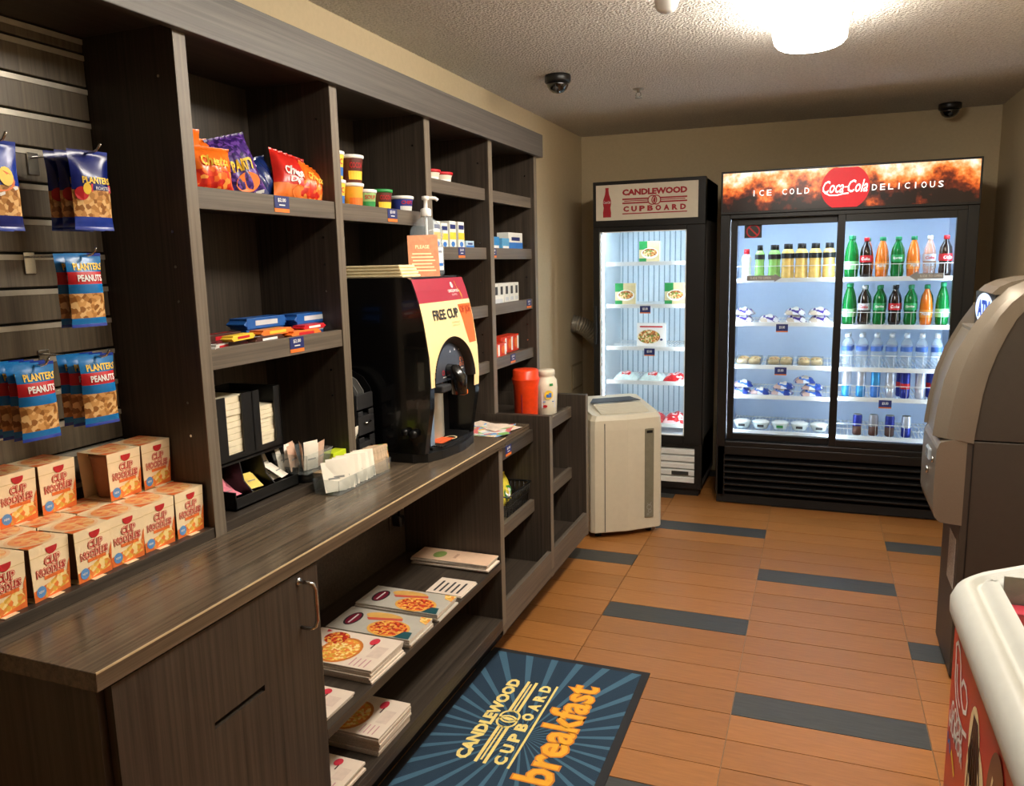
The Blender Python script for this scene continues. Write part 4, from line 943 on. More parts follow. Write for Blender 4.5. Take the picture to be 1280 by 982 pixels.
# ------------------------------------------------------------------ bays three and four
for i, y in enumerate([2.70, 2.80, 2.91]):
    meal_cup(f'small white tub with a red lid, {ORD[i]} from the left on the high shelf', -1.42, y, 1.854, .045, .05, mat('tub_cream', (226, 214, 196), .5), RED, WPR, 'tub')
def carton(label, x, y, z, dx, dy, dz, base, deco, cat_='box', name='carton', rz=0, group=None):
    t = thing(name, label, cat_, (x, y, z), rz, group)
    MB().box(-dx/2, dx/2, -dy/2, dy/2, 0, dz).build('box_body', base, t, bevel=.001, local=True)
    mb = MB(); f_ = lambda e: (lambda u, v: Vector((dx/2+e, u, v)))
    ms = deco(mb, f_, dy, dz); mb.build('front_print', ms, t, local=True)
    g_ = MB(); 
    return t
BW = mat('carton_white', (226, 226, 220), .5, var=.03)
def d_med(mb, f, w_, h_):
    mb.rect(f(.0005), -w_*.5, w_*.5, h_*.35, h_*.6, 0); mb.rect(f(.0005), -w_*.42, w_*.42, h_*.72, h_*.88, 1); mb.disc(f(.0006), 0, h_*.18, w_*.3, h_*.1, 2, 12); return [YEL, NAVY, BLU]
def d_med2(mb, f, w_, h_):
    mb.rect(f(.0005), -w_*.5, w_*.5, 0, h_*.45, 0); mb.rect(f(.0006), -w_*.3, w_*.3, h_*.55, h_*.75, 1); return [BLU, NAVY]
def d_redb(mb, f, w_, h_):
    mb.rect(f(.0005), -w_*.4, w_*.4, h_*.1, h_*.35, 0); return [WPR]
def d_soap(mb, f, w_, h_):
    mb.rect(f(.0005), -w_*.25, w_*.25, h_*.45, h_*.85, 0); mb.rect(f(.0005), -w_*.35, w_*.35, h_*.12, h_*.3, 1); return [DKG, LBL]
def d_det(mb, f, w_, h_):
    mb.disc(f(.0005), 0, h_*.5, w_*.28, h_*.3, 0, 14); mb.rect(f(.0006), w_*.2, w_*.48, h_*.1, h_*.9, 1); return [ORA, WPR]
ym = [(2.70, .1), (2.765, .105), (2.83, .1), (2.905, .11), (2.985, .11)]
for i, (y, h_) in enumerate(ym):
    carton(f'white medicine carton with a yellow band, {ORD[i]} from the left', -1.40, y, 1.603, .05, .058, h_, BW, d_med, 'medicine box', 'medicine_carton', 0, 'medicine cartons')
carton('pale blue medicine carton lying at the right end of the medicine row', -1.395, 3.06, 1.603, .05, .08, .035, mat('carton_sky', (180, 205, 225), .5), d_med2, 'medicine box', 'medicine_carton')
carton('tall blue and white medicine carton, second row right', -1.45, 3.05, 1.603, .04, .09, .115, BW, d_med2, 'medicine box', 'medicine_carton')
carton('small red box at the left of the toiletry shelf', -1.40, 3.29, 1.603, .05, .06, .065, RED, d_redb)
carton('blue toiletry box beside the red box', -1.41, 3.385, 1.603, .05, .08, .06, mat('carton_blue', (50, 130, 190), .45), d_redb)
carton('light blue toiletry box in the middle of the shelf', -1.40, 3.48, 1.603, .05, .09, .055, mat('carton_lightblue', (90, 160, 205), .45), d_redb)
carton('white and lilac box at the right end of the toiletry shelf', -1.42, 3.65, 1.603, .06, .19, .085, BW, d_med2)
carton('small white box behind the toiletry boxes', -1.50, 3.52, 1.603, .05, .1, .085, BW, d_soap)
for i in range(7):
    carton(f'upright white toothpaste carton, {ORD[i]} from the left', -1.43, 3.29+.066*i, 1.353, .05, .06, .095, BW, d_soap, 'box', 'toothpaste_carton', 0, 'white toothpaste cartons')
t = thing('display_tray', 'low white cardboard tray in front of the toothpaste cartons', 'tray', (-1.383, 3.34, 1.353), 0)
MB().box(-1.398, -1.37, 3.26, 3.43, 1.353, 1.356).box(-1.372, -1.37, 3.26, 3.43, 1.353, 1.39).box(-1.398, -1.396, 3.26, 3.43, 1.353, 1.39).box(-1.398, -1.37, 3.26, 3.262, 1.353, 1.39).box(-1.398, -1.37, 3.428, 3.43, 1.353, 1.39).build('tray_board', BW, t)
MB().box(-1.3697, -1.3694, 3.28, 3.41, 1.36, 1.38).build('tray_print', LBL, t)
for i in range(6):
    carton(f'red-orange detergent carton, {ORD[i]} from the left', -1.425-.03*(i > 2), 3.30+.083*i, 1.104, .06, .078, .065+.018*(i > 2), mat('carton_redorange', (216, 60, 34), .45), d_det, 'box', 'detergent_carton', 0, 'red-orange detergent cartons')
carton('navy box at the left end above the toothpaste shelf', -1.55, 3.29, 1.353, .06, .05, .13, NAVY, d_redb)
chip_bag('chip_bag', 'yellow snack bag beside the coffee machine sign', .12, .14, .05, [mat('bag_amber', (236, 160, 50), .3), RED, YEL], [(1, 0)], lambda mb, ff: mb.disc(ff(.003), 0, .07, .03, .03, 1, 12), (-1.44, 2.96, 1.353), 0, .1, -.1)
chip_bag('chip_bag', 'orange snack bag leaning on the lowest shelf behind the coffee machine', .14, .15, .05, [ORA, RED, YEL], [(1, 0)], lambda mb, ff: mb.disc(ff(.003), 0, .07, .03, .03, 1, 12), (-1.42, 3.0, 1.104), 0, .25, -.15)
for o in bpy.data.objects:
    if o.name.startswith('chip_bag') and o.get('label', '').split(' bag')[0] in ('yellow snack', 'orange snack'): o['group'] = 'snack bags in the third bay'

# detergent tubs at the low end shelf
t = thing('detergent_tub', 'red-orange plastic detergent tub without a lid label', 'detergent', (-1.285, 3.47, .804)); t['label'] = 'bright red-orange detergent tub on the far end shelf'
MB().lathe([(.052, 0), (.056, .01), (.06, .16), (.066, .185), (.066, .2), (.062, .205), (.062, .235), (.056, .24), (0, .24)], 28, (-1.285, 3.47, .804)).build('tub', mat('tub_orange', (236, 66, 22), .3), t)
MB().lathe([(.0665, .188), (.0685, .193), (.0665, .198)], 28, (-1.285, 3.47, .804), cap=False).build('rim_ring', mat('tub_orange', (236, 66, 22)), t)
MB().box(-1.286, -1.284, 3.409, 3.412, .83, .93).build('side_label', mat('tub_label', (120, 40, 70), .4), t)
t = thing('detergent_jar', 'white detergent jar with a yellow and blue label on the far end shelf', 'detergent', (-1.225, 3.60, .804))
dj = [(.05, 0), (.056, .008), (.058, .06), (.062, .13), (.058, .17), (.046, .185), (.046, .195), (.048, .197), (.048, .215), (.044, .222), (0, .222)]
MB().lathe(dj, 28, (-1.225, 3.60, .804), sx=.85).build('jar', mat('jar_cream', (226, 218, 196), .4, var=.02), t)
mb = MB(); jf = lambda e: (lambda u, v: Vector((-1.225+(.0505+e)*math.cos(u/.06-1.0), 3.60+(.0605+e)*math.sin(u/.06-1.0), .804+v)))
mb.rect(jf(.0015), -.04, .04, .04, .135, 0); mb.disc(jf(.003), 0, .105, .024, .022, 1, 18); mb.text('all', jf(.0045), 0, .104, .028, .022, 2, .05); mb.rect(jf(.003), -.03, .03, .07, .074, 3); mb.disc(jf(.003), -.02, .05, .012, .007, 4, 12); mb.rect(jf(.003), .005, .025, .148, .16, 5)
mb.build('jar_label', [mat('label_pale', (214, 214, 220), .4), YEL, BLU, BLU, RED, GRN], t)
# basket with a yellow bag
bk = thing('wire_basket', 'small black wire basket on the shelf below the counter end', 'basket', (-1.24, 3.07, .482))
mb = MB(); bx0, bx1, by0, by1, bz0, bz1 = -1.33, -1.185, 2.95, 3.19, .484, .575
for z in (bz0+.003, (bz0+bz1)/2, bz1):
    e_ = .012*(z-bz0)/.09
    mb.tube([(bx0-e_, by0-e_, z), (bx1+e_, by0-e_, z), (bx1+e_, by1+e_, z), (bx0-e_, by1+e_, z)], .0022 if z < bz1 else .0035, 6, 0, True)
mb.build('hoops', BLK, bk)
mb = MB()
for k in range(13): y = by0+(by1-by0)*k/12; mb.tube([(bx1, y, bz0), (bx1+.012, y, bz1)], .0016, 5); mb.tube([(bx0, y, bz0), (bx0-.012, y, bz1)], .0016, 5); mb.tube([(bx0, y, bz0+.002), (bx1, y, bz0+.002)], .0016, 5)
for k in range(8): x = bx0+(bx1-bx0)*k/7; mb.tube([(x, by1, bz0), (x, by1+.012, bz1)], .0016, 5); mb.tube([(x, by0, bz0), (x, by0-.012, bz1)], .0016, 5)
mb.build('wires', BLK, bk, kind='stuff')
chip_bag('popcorn_bag', 'yellow snack bag standing in the black wire basket', .17, .13, .07, [mat('bag_lemon', (226, 210, 70), .3), GRN, WPR], [(.3, 0), (1, 0)], lambda mb, ff: (mb.disc(ff(.003), 0, .06, .04, .03, 1, 14), mb.disc(ff(.004), 0, .06, .03, .018, 2, 14)), (-1.25, 3.075, .4925), 0, .12, -.2)
bpy.data.objects['popcorn_bag']['group'] = 'basket contents'
# ------------------------------------------------------------------ coffee machine
cm = thing('coffee_machine', 'large black coffee machine with a free coffee sign on its front', 'coffee machine', (-1.4, 2.41, .9))
CB = mat('gloss_black', (10, 10, 11), .22, coat=.4); MY, MZ = (2.215, 2.605), 1.503
fp = [(-1.575, .93), (-1.175, .93), (-1.168, .98), (-1.150, 1.08), (-1.146, 1.16), (-1.150, 1.25), (-1.163, 1.35), (-1.183, 1.44), (-1.204, 1.497), (-1.215, 1.503), (-1.575, 1.503)]
fxx = lambda u, v, t: (u, t, v)
MB().prism(fp, MY[0], MY[0]+.03, fxx).build('side_panel', CB, cm, bevel=.003)
MB().prism(fp, MY[1]-.03, MY[1], fxx).build('side_panel', CB, cm, bevel=.003)
MB().box(-1.575, -1.26, MY[0]+.03, MY[1]-.03, .94, MZ-.002).build('body', BLK, cm)
MB().box(-1.575, -1.21, MY[0]+.03, MY[1]-.03, MZ-.012, MZ).build('top_plate', BLK, cm)
MB().prism([(-1.58, MY[0]-.004), (-1.22, MY[0]-.004), (-1.175, MY[0]+.02), (-1.15, MY[0]+.08), (-1.135, MY[0]+.18), (-1.135, MY[1]-.16), (-1.15, MY[1]-.06), (-1.175, MY[1]+.0), (-1.58, MY[1]+.004)], .9005, .93, lambda u, v, t: (u, v, t)).build('base_tray', BLK, cm, bevel=.004)
def xfront(z):
    for (x0, z0), (x1, z1) in zip(fp[1:9], fp[2:10]):
        if z0 <= z <= z1: return x0+(x1-x0)*(z-z0)/(z1-z0)
    return fp[8][0]
# printed front: curved panel with an arched opening at its foot
cyc = 2.402; ar_w, arz0, arzt = .155, 1.15, 1.297      # arch centre, half width, spring line, crown
def front_zone():
    mb = MB(); ny = 80; ya, yb = MY[0]+.004, MY[1]-.004
    for i in range(ny):
        y0 = ya+(yb-ya)*i/ny; y1 = ya+(yb-ya)*(i+1)/ny; ymid = (y0+y1)/2
        dd = abs(ymid-cyc)/ar_w
        zl = arz0 if dd >= 1 else arz0+(arzt-arz0)*math.sqrt(1-dd*dd)
        if dd >= 1 and ymid > cyc: zl = 1.11
        zs_ = [z for z in (1.06, 1.10, 1.15, 1.2, 1.25, 1.3, 1.36, 1.42, 1.4201, 1.46, 1.497) if z > zl+.004]
        zs_ = [zl]+zs_
        for za, zb in zip(zs_, zs_[1:]):
            mi = 0 if (za+zb)/2 > 1.419 else 1
            mb.add([(xfront(za)+.002, y0, za), (xfront(za)+.002, y1, za), (xfront(zb)+.002, y1, zb), (xfront(zb)+.002, y0, zb)], [(0, 1, 2, 3)], mi)
    f = lambda e: (lambda u, v: Vector((xfront(v)+.002+e, u, v)))
    mb.text('FREE CUP', f(.0022), 2.388, 1.378, .19, .034, 2, .03); mb.text('OF JOE', f(.0026), 2.545, 1.383, .088, .032, 3, .02)
    mb.text('CANDLEWOOD', f(.0012), 2.49, 1.452, .085, .010, 4, .02); mb.text('SUITES', f(.0012), 2.49, 1.439, .04, .006, 4); mb.ring(f(.0012), 2.49, 1.472, .010, .003, 4, 16); mb.disc(f(.0012), 2.49, 1.472, .004, .008, 4, 10)
    for k in range(12):      # orange cup drawn in slices that follow the curve
        za, zb = 1.405-.0115*k, 1.405-.0115*(k+1); la, lb = 2.493+.0036*k, 2.493+.0036*(k+1); ra, rb = 2.598-.0004*k, 2.598-.0004*(k+1)
        mb.poly(f(.0008), [(lb, zb), (rb, zb), (ra, za), (la, za)], 5)
    mb.line(f(.0016), [(2.52, 1.485), (2.525, 1.46), (2.535, 1.45), (2.54, 1.43)], .002, 6); mb.line(f(.0016), [(2.535, 1.455), (2.545, 1.435), (2.54, 1.41)], .002, 6)
    mb.rect(f(.0010), 2.42, 2.485, 1.345, 1.35, 7); mb.rect(f(.0010), 2.425, 2.48, 1.334, 1.339, 7)
    return mb.build('front_sign', [mat('sign_maroon', (164, 46, 66), .4, var=.02), mat('sign_cream', (250, 220, 160), .45, var=.02), DKG, mat('sign_rust', (170, 60, 30), .5), WPR, mat('sign_orange', (232, 104, 44), .45, var=.04), YEL, mat('sign_faint', (232, 200, 140), .5)], cm)
front_zone()
# arch lining, control fascia, spout and steel splash panel
mb = MB(); n = 24; ring_o, ring_i, back = [], [], []
for k in range(n+1):
    a_ = PI*k/n; yy = cyc-math.cos(a_)*(ar_w+.004); zz = arz0+(arzt-arz0+.004)*math.sin(a_)
    ring_o.append((xfront(zz)+.006, yy, zz)); ring_i.append((xfront(zz)-.004, cyc-math.cos(a_)*(ar_w-.016), arz0+(arzt-arz0-.018)*math.sin(a_))); back.append((-1.235, cyc-math.cos(a_)*(ar_w-.016), arz0+(arzt-arz0-.018)*math.sin(a_)))
vs = ring_o+ring_i+back; m_ = n+1
mb.add(vs, [(k, k+1, m_+k+1, m_+k) for k in range(n)]+[(m_+k, m_+k+1, 2*m_+k+1, 2*m_+k) for k in range(n)], 0, True)
mb.build('arch_lining', BLK, cm)
fa = MB(); pts_ = [(cyc-math.cos(PI*k/20)*(ar_w-.012), 1.15+(arzt-.02-1.15)*math.sin(PI*k/20)) for k in range(21)]
fa.prism(pts_, -1.235, -1.172, lambda u, v, t: (t, u, v)); fa = fa.build('control_panel', mat('control_grey', (66, 70, 80), .35), cm)
mb = MB(); g_ = plane((-1.1713, 0, 0), (0, 1, 0), (0, 0, 1))
for y, z in ((2.42, 1.248), (2.455, 1.252), (2.49, 1.25)): mb.poly(g_, [(y-.006, z-.004), (y+.006, z-.004), (y, z+.006)], 0)
for k in range(4): mb.ring(g_, 2.50+.022*(k % 2), 1.195+.018*(k//2), .007, .002, 1, 12)
mb.ring(g_, 2.363, 1.18, .009, .003, 2, 12); mb.rect(g_, 2.36, 2.40, 1.163, 1.166, 0); mb.rect(g_, 2.485, 2.525, 1.178, 1.181, 0)
mb.build('control_icons', [WPR, ORA, RED], fa)
MB().tube([(-1.19, cyc, 1.185), (-1.145, cyc, 1.18), (-1.132, cyc, 1.16), (-1.132, cyc, 1.105)], [.024, .027, .028, .026], 16).build('spout', CB, cm)
MB().box(-1.145, -1.115, cyc+.0, cyc+.035, 1.10, 1.116).build('spout_tip', ORA, cm, bevel=.003)
MB().box(-1.20, -1.145, cyc-.10, cyc-.03, 1.12, 1.145).build('water_tap', DKG, cm, bevel=.006)
mb = MB(); ms = 16
mb.surf(lambda u, v: (-1.252+.035*math.sin(PI*u), cyc-.055+.16*u, .942+.21*v), 12, 1); mb.build('steel_panel', mat('brushed_steel', (176, 168, 150), .35, .35, var=.06, scale=25), cm)
MB().box(-1.22, -1.19, cyc-.115, cyc-.085, .942, 1.13).build('side_trim', mat('blue_grey_trim', (140, 165, 190), .3, .4), cm)
tr = MB().prism([(-1.27, MY[0]+.075), (-1.18, MY[0]+.065), (-1.158, MY[0]+.12), (-1.15, MY[0]+.2), (-1.155, MY[1]-.1), (-1.18, MY[1]-.03), (-1.27, MY[1]-.03)], .93, .938, lambda u, v, t: (u, v, t)).build('drip_tray', BLKM, cm)
mb = MB()
for k in range(13):
    x = -1.262+.0085*k; mb.box(x, x+.004, MY[0]+.085, MY[1]-.045-.004*max(0, k-6), .938, .942)
mb.build('drip_grate', BLK, tr)
mb = MB(); mb.ring(lambda u, v: Vector((u, v, .9428)), -1.185, cyc+.025, .022, .004, 0, 24, 1.35); mb.build('cup_mark', CREAM, tr)
MB().tube([(-1.21, MY[0], 1.0), (-1.21, MY[0]-.02, 1.0)], .014, 12).tube([(-1.24, MY[0], 1.005), (-1.24, MY[0]-.02, 1.005)], .012, 12).build('side_knobs', BLK, cm)
tag(MB().box(-1.245, -1.17, 2.335, 2.425, .9425, .9435).build('orange_leaflet', [mat('leaflet_orange', (222, 90, 40), .6, var=.3, scale=80)]), 'small orange leaflet propped on the coffee drip tray', 'leaflet')
o = bpy.data.objects['orange_leaflet']
# on top of the machine
tw = thing('paper_towel_stack', 'stack of cream folded paper towels on top of the coffee machine', 'paper towels', (-1.42, 2.30, MZ))
for k in range(4):
    MB().box(-1.53+.006*k, -1.235-.005*k, 2.225+.003*k, 2.36, MZ+.0005+.0102*k, MZ+.0102*(k+1)).build('folded_towel', mat('towel_cream', (240, 222, 176), .8, var=.08, scale=30, bump=.3), tw, bevel=.004)
hs = thing('hand_sanitizer', 'clear hand sanitizer pump bottle on top of the coffee machine', 'bottle', (-1.30, 2.53, MZ+.001))
hp = [(.052, 0), (.059, .006), (.059, .10), (.052, .118), (.06, .14), (.056, .165), (.034, .192), (.016, .206), (.015, .212)]
MB().lathe(hp, 28, (-1.30, 2.53, MZ+.001)).build('bottle', PET, hs)
MB().lathe([(.018, .207), (.019, .21), (.019, .23), (.014, .234), (.007, .236), (.007, .262), (.013, .264), (.013, .276), (0, .278)], 20, (-1.30, 2.53, MZ+.001)).tube([(-1.30, 2.53, MZ+.271), (-1.275, 2.555, MZ+.271), (-1.268, 2.562, MZ+.264)], .006, 8).build('pump', WPR, hs)
MB().tube([(-1.30, 2.53, MZ+.215), (-1.298, 2.528, MZ+.1), (-1.285, 2.515, MZ+.006)], .005, 8).build('dip_tube', WPR, hs)
mb = MB(); f_ = lambda e: (lambda u, v: Vector((-1.30+(.0595+e)*math.cos(u/.058-.25), 2.53+(.0595+e)*math.sin(u/.058-.25), MZ+v)))
mb.rect(f_(.001), -.018, .018, .02, .10, 0); mb.rect(f_(.0018), -.014, .014, .035, .045, 1); mb.text('HAND', f_(.0018), 0, .085, .022, .008, 2, .02); mb.build('bottle_label', [WPR, BLU, NAVY], hs)
sg = thing('paper_sign', 'orange printed paper sign leaning on the sanitizer bottle', 'sign', (-1.225, 2.36, MZ+.001), -.7)
mb = MB().hexa([(-.0008, -.055, 0), (.0008, -.055, 0), (.0008, .055, 0), (-.0008, .055, 0), (-.0208, -.05, .135), (-.0192, -.05, .135), (-.0192, .058, .138), (-.0208, .058, .138)]); mb.build('paper', mat('sign_salmon', (206, 136, 96), .7, var=.12, scale=60), sg, local=True)
mb = MB(); f_ = lambda u, v: Vector((.0014-.02*v/.135, u, v))
for k in range(6): mb.rect(f_, -.042+.004*(k % 2), .042-.006*(k % 3), .018+.011*k, .022+.011*k, 0)
mb.text('PLEASE', f_, 0, .098, .05, .012, 0, .02); mb.build('printing', [CREAM], sg, local=True)

# ------------------------------------------------------------------ napkin and sweetener organizer
no = thing('napkin_organizer', 'black napkin holder with sweetener bins on the counter plinth', 'organizer', (-1.49, 1.65, .926))
OX0, OX1, OY0, OY1 = -1.60, -1.42, 1.55, 1.815
MB().box(OX0, OX1, OY0, OY0+.006, .926, 1.215).box(OX0, OX1, OY1-.006, OY1, .926, 1.215).box(OX0, OX0+.006, OY0, OY1, .926, 1.215).box(OX0, OX1, OY0, OY1, 1.04, 1.046).box(OX0, OX1, 1.692, 1.698, 1.046, 1.215).build('housing', BLK, no, bevel=.001)
mb = MB()   # front plate with two U cut-outs
def upl(y0, y1):
    ws = .062; yc_ = (y0+y1)/2; N_ = 8
    mb.box(OX1-.004, OX1, y0, yc_-ws/2, 1.035, 1.215); mb.box(OX1-.004, OX1, yc_+ws/2, y1, 1.035, 1.215); mb.box(OX1-.004, OX1, yc_-ws/2, yc_+ws/2, 1.035, 1.06)
upl(OY0, 1.695); upl(1.695, OY1); mb.build('front_plate', BLK, no)
for k, (yy0, yy1, h_) in enumerate(((1.565, 1.682, .165), (1.71, 1.80, .12))):
    ns = thing('napkin_stack', f'stack of white napkins in the {["left", "right"][k]} slot of the black holder', 'napkins', (-1.51, (yy0+yy1)/2, 1.047))
    for q in range(10): MB().box(OX0+.02, OX1-.006-random.uniform(0, .004), yy0+random.uniform(0, .003), yy1, 1.0465+h_*q/10, 1.0465+h_*(q+.93)/10).build('napkin', mat('napkin_white', (238, 226, 196), .8, var=.05), ns)
MB().box(OX1, -1.375, OY0, OY1, .926, .932).box(-1.381, -1.375, OY0, OY1, .926, .958).box(OX1, -1.375, OY0, OY0+.005, .926, .975).box(OX1, -1.375, OY1-.005, OY1, .926, .975).build('tray', BLK, no, bevel=.001)
for y in (1.625, 1.715): MB().prism([(OX0+.01, .93), (-1.38, .93), (-1.38, .955), (-1.41, .985), (OX1, 1.035), (OX0+.01, 1.035)], y, y+.004, fxx).build('bin_divider', BLK, no)
def packet(label, x, y, z, rz, tilt, mm, w_=.045, h_=.06, grp='sweetener packets', th=.003):
    t = thing('packet', label, 'packet', (x, y, z), 0, grp); t.rotation_euler = (0, tilt, rz)
    mb = MB(); fs_ = lambda sd: (lambda u, v: Vector((sd*th*(math.sin(PI*u)*math.sin(PI*v))**.5 if 0 < u < 1 and 0 < v < 1 else 0, (u-.5)*w_, v*h_)))
    mb.surf(fs_(1), 5, 6); mb.surf(lambda u, v: fs_(-1)(1-u, v), 5, 6); mb.build('paper', mm, t, local=True)
    mb = MB(); mb.rect(lambda u, v: Vector((th*1.25, u, v)), -w_*.28, w_*.28, h_*.4, h_*.46, 0); mb.build('printing', GREY, t, local=True)
YP = mat('packet_yellow', (240, 214, 110), .6); WP = mat('packet_white', (250, 242, 226), .6, var=.03); TP = mat('packet_tan', (214, 176, 150), .6)
for nm, mm, y0 in (('pink', PINK, 1.575), ('yellow', YP, 1.65), ('white', WP, 1.745)):
    for k in range(5):
        packet(f'{nm} sweetener packet, {ORD[k]} from the back of its bin', -1.47+.02*k, y0+random.uniform(-.005, .03), .937+.006*k+(.03 if k < 2 else 0), random.uniform(-.5, .5), -1.2+random.uniform(-.2, .25)+(.6 if k < 2 else 0), mm, .042, .062, 'sweetener packets in the black organizer')
# clear bin on a black foot
cb = thing('acrylic_bin', 'small clear acrylic bin of tan packets on a black foot', 'bin', (-1.385, 1.855, .9255))
MB().lathe([(.03, 0), (.026, .012), (.022, .03), (.03, .034)], 16, (-1.385, 1.855, .9255)).build('foot', BLK, cb)
def acr_tray(name, parent, x0, x1, y0, y1, z0, z1, fl_=.008):
    t_ = .002; mb = MB()
    mb.box(x0, x1, y0, y1, z0, z0+t_)
    mb.hexa([(x1-t_, y0, z0), (x1, y0, z0), (x1, y1, z0), (x1-t_, y1, z0), (x1+fl_-t_, y0-fl_, z1), (x1+fl_, y0-fl_, z1), (x1+fl_, y1+fl_, z1), (x1+fl_-t_, y1+fl_, z1)])
    mb.hexa([(x0, y0, z0), (x0+t_, y0, z0), (x0+t_, y1, z0), (x0, y1, z0), (x0-fl_, y0-fl_, z1), (x0-fl_+t_, y0-fl_, z1), (x0-fl_+t_, y1+fl_, z1), (x0-fl_, y1+fl_, z1)])
    mb.hexa([(x0, y0, z0), (x1, y0, z0), (x1, y0+t_, z0), (x0, y0+t_, z0), (x0-fl_, y0-fl_, z1), (x1+fl_, y0-fl_, z1), (x1+fl_, y0-fl_+t_, z1), (x0-fl_, y0-fl_+t_, z1)])
    mb.hexa([(x0, y1-t_, z0), (x1, y1-t_, z0), (x1, y1, z0), (x0, y1, z0), (x0-fl_, y1+fl_-t_, z1), (x1+fl_, y1+fl_-t_, z1), (x1+fl_, y1+fl_, z1), (x0-fl_, y1+fl_, z1)])
    return mb.build(name, ACRY, parent)
acr_tray('tray', cb, -1.43, -1.335, 1.80, 1.90, .9595, 1.02, .014)
for k in range(8): packet(f'tan sugar packet, {ORD[k]} from the near side of the clear bin', -1.415+.02*(k % 4), 1.815+.011*k, .964, .5*(k % 3-1)+.2, -.25+.12*(k % 4), TP if k % 3 else WP, .05, .075, 'tan packets in the clear bin')
# tea trays along the counter
tt = thing('tea_tray', 'long clear acrylic tray of tea bags on the counter in front of the plinth', 'tray', (-1.28, 1.95, .9005))
acr_tray('tray', tt, -1.325, -1.245, 1.82, 2.105, .9008, .945, .004); MB().box(-1.325, -1.245, 1.915, 1.917, .903, .94).box(-1.325, -1.245, 2.015, 2.017, .903, .94).build('partition', ACRY, tt)
for k in range(6): packet(f'white tea bag, {ORD[k]} from the near end of the left tray section', -1.268+.003*(k%2), 1.842+.012*k, .906+.002*(k%3), -.75+random.uniform(-.15, .15), -.33+random.uniform(-.08, .08), WP, .064, .088, 'tea bags in the clear tray', .002)
for k in range(6): packet(f'white tea bag, {ORD[k]} from the near end of the middle tray section', -1.268+.003*(k%2), 1.936+.012*k, .906+.002*(k%3), -.75+random.uniform(-.15, .15), -.33+random.uniform(-.08, .08), WP, .062, .083, 'tea bags in the clear tray', .002)
for k in range(8): packet(f'printed tea bag, {ORD[k]} from the near end of the right tray section', -1.272, 2.03+.0095*k, .905, -.8+random.uniform(-.1, .1), -.3+random.uniform(-.08, .08), mat('tea_mixed', (196, 170, 140), .6, var=.3, scale=60) if k != 7 else FOOD, .06, .08, 'tea bags in the clear tray', .002)
tb = thing('tea_box', 'bright yellow-green tea box standing behind the tea tray', 'box', (-1.37, 2.0, .926))
MB().box(-1.39, -1.35, 1.955, 2.025, .926, .985).build('box_body', mat('tea_lime', (206, 226, 40), .5), tb, bevel=.001); MB().box(-1.3497, -1.3492, 1.965, 2.015, .94, .955).build('box_print', GRN, tb)
tag(MB().box(-1.45, -1.36, 1.93, 2.02, .9256, .9285).build('napkin', mat('napkin_tan', (222, 190, 150), .8)), 'single tan napkin lying flat behind the tea tray', 'napkin')
# condiment tower
ctw = thing('condiment_tower', 'black condiment organizer tower with two drawers beside the coffee machine', 'organizer', (-1.40, 2.14, .926))
TY0, TY1 = 2.09, 2.195
MB().prism([(-1.52, .926), (-1.35, .926), (-1.35, 1.115), (-1.355, 1.15), (-1.38, 1.185), (-1.42, 1.205), (-1.46, 1.21), (-1.52, 1.21)], TY0, TY0+.004, fxx).prism([(-1.52, .926), (-1.35, .926), (-1.35, 1.115), (-1.355, 1.15), (-1.38, 1.185), (-1.42, 1.205), (-1.46, 1.21), (-1.52, 1.21)], TY1-.004, TY1, fxx).build('side_wall', BLK, ctw)
MB().box(-1.52, -1.36, TY0+.004, TY1-.004, 1.10, 1.104).box(-1.52, -1.515, TY0+.004, TY1-.004, .926, 1.21).box(-1.52, -1.36, TY0+.004, TY1-.004, .926, .93).build('inner_boards', BLKM, ctw)
for dy in (.035, .07): MB().prism([(-1.515, 1.104), (-1.36, 1.104), (-1.362, 1.145), (-1.385, 1.18), (-1.42, 1.2), (-1.46, 1.205), (-1.515, 1.205)], TY0+dy, TY0+dy+.002, fxx).build('lid_divider', GREY, ctw)
MB().box(-1.354, -1.346, TY0+.004, TY1-.004, 1.09, 1.14).build('upper_front', DKG, ctw, bevel=.003)
for z0_, z1_ in ((.934, 1.0), (1.008, 1.085)):
    dd_ = MB().box(-1.50, -1.344, TY0+.006, TY1-.006, z0_, z1_-.016).box(-1.35, -1.344, TY0+.006, TY0+.035, z1_-.016, z1_).box(-1.35, -1.344, TY1-.035, TY1-.006, z1_-.016, z1_).build('drawer', DKG, ctw, bevel=.002)
    MB().tube([(-1.343, TY0+.035, (z0_+z1_)/2), (-1.336, TY0+.04, (z0_+z1_)/2), (-1.336, TY1-.04, (z0_+z1_)/2+.002), (-1.343, TY1-.035, (z0_+z1_)/2+.002)], .003, 7).build('pull', CHR, dd_)
for k in range(3): packet(f'cream straw packet, {ORD[k]} from the near side, tucked between divider and tower', -1.36, 2.072+.006*k, .985, .1, -.1+.35, WP, .05, .06, 'packets beside the condiment tower')
tag(MB().lathe([(.012, 0), (.012, .26), (.011, .262), (0, .262)], 14, (-1.55, 2.09, .9265)).build('straw_tube', ALU), 'grey metal tube standing behind the condiment tower', 'tube')

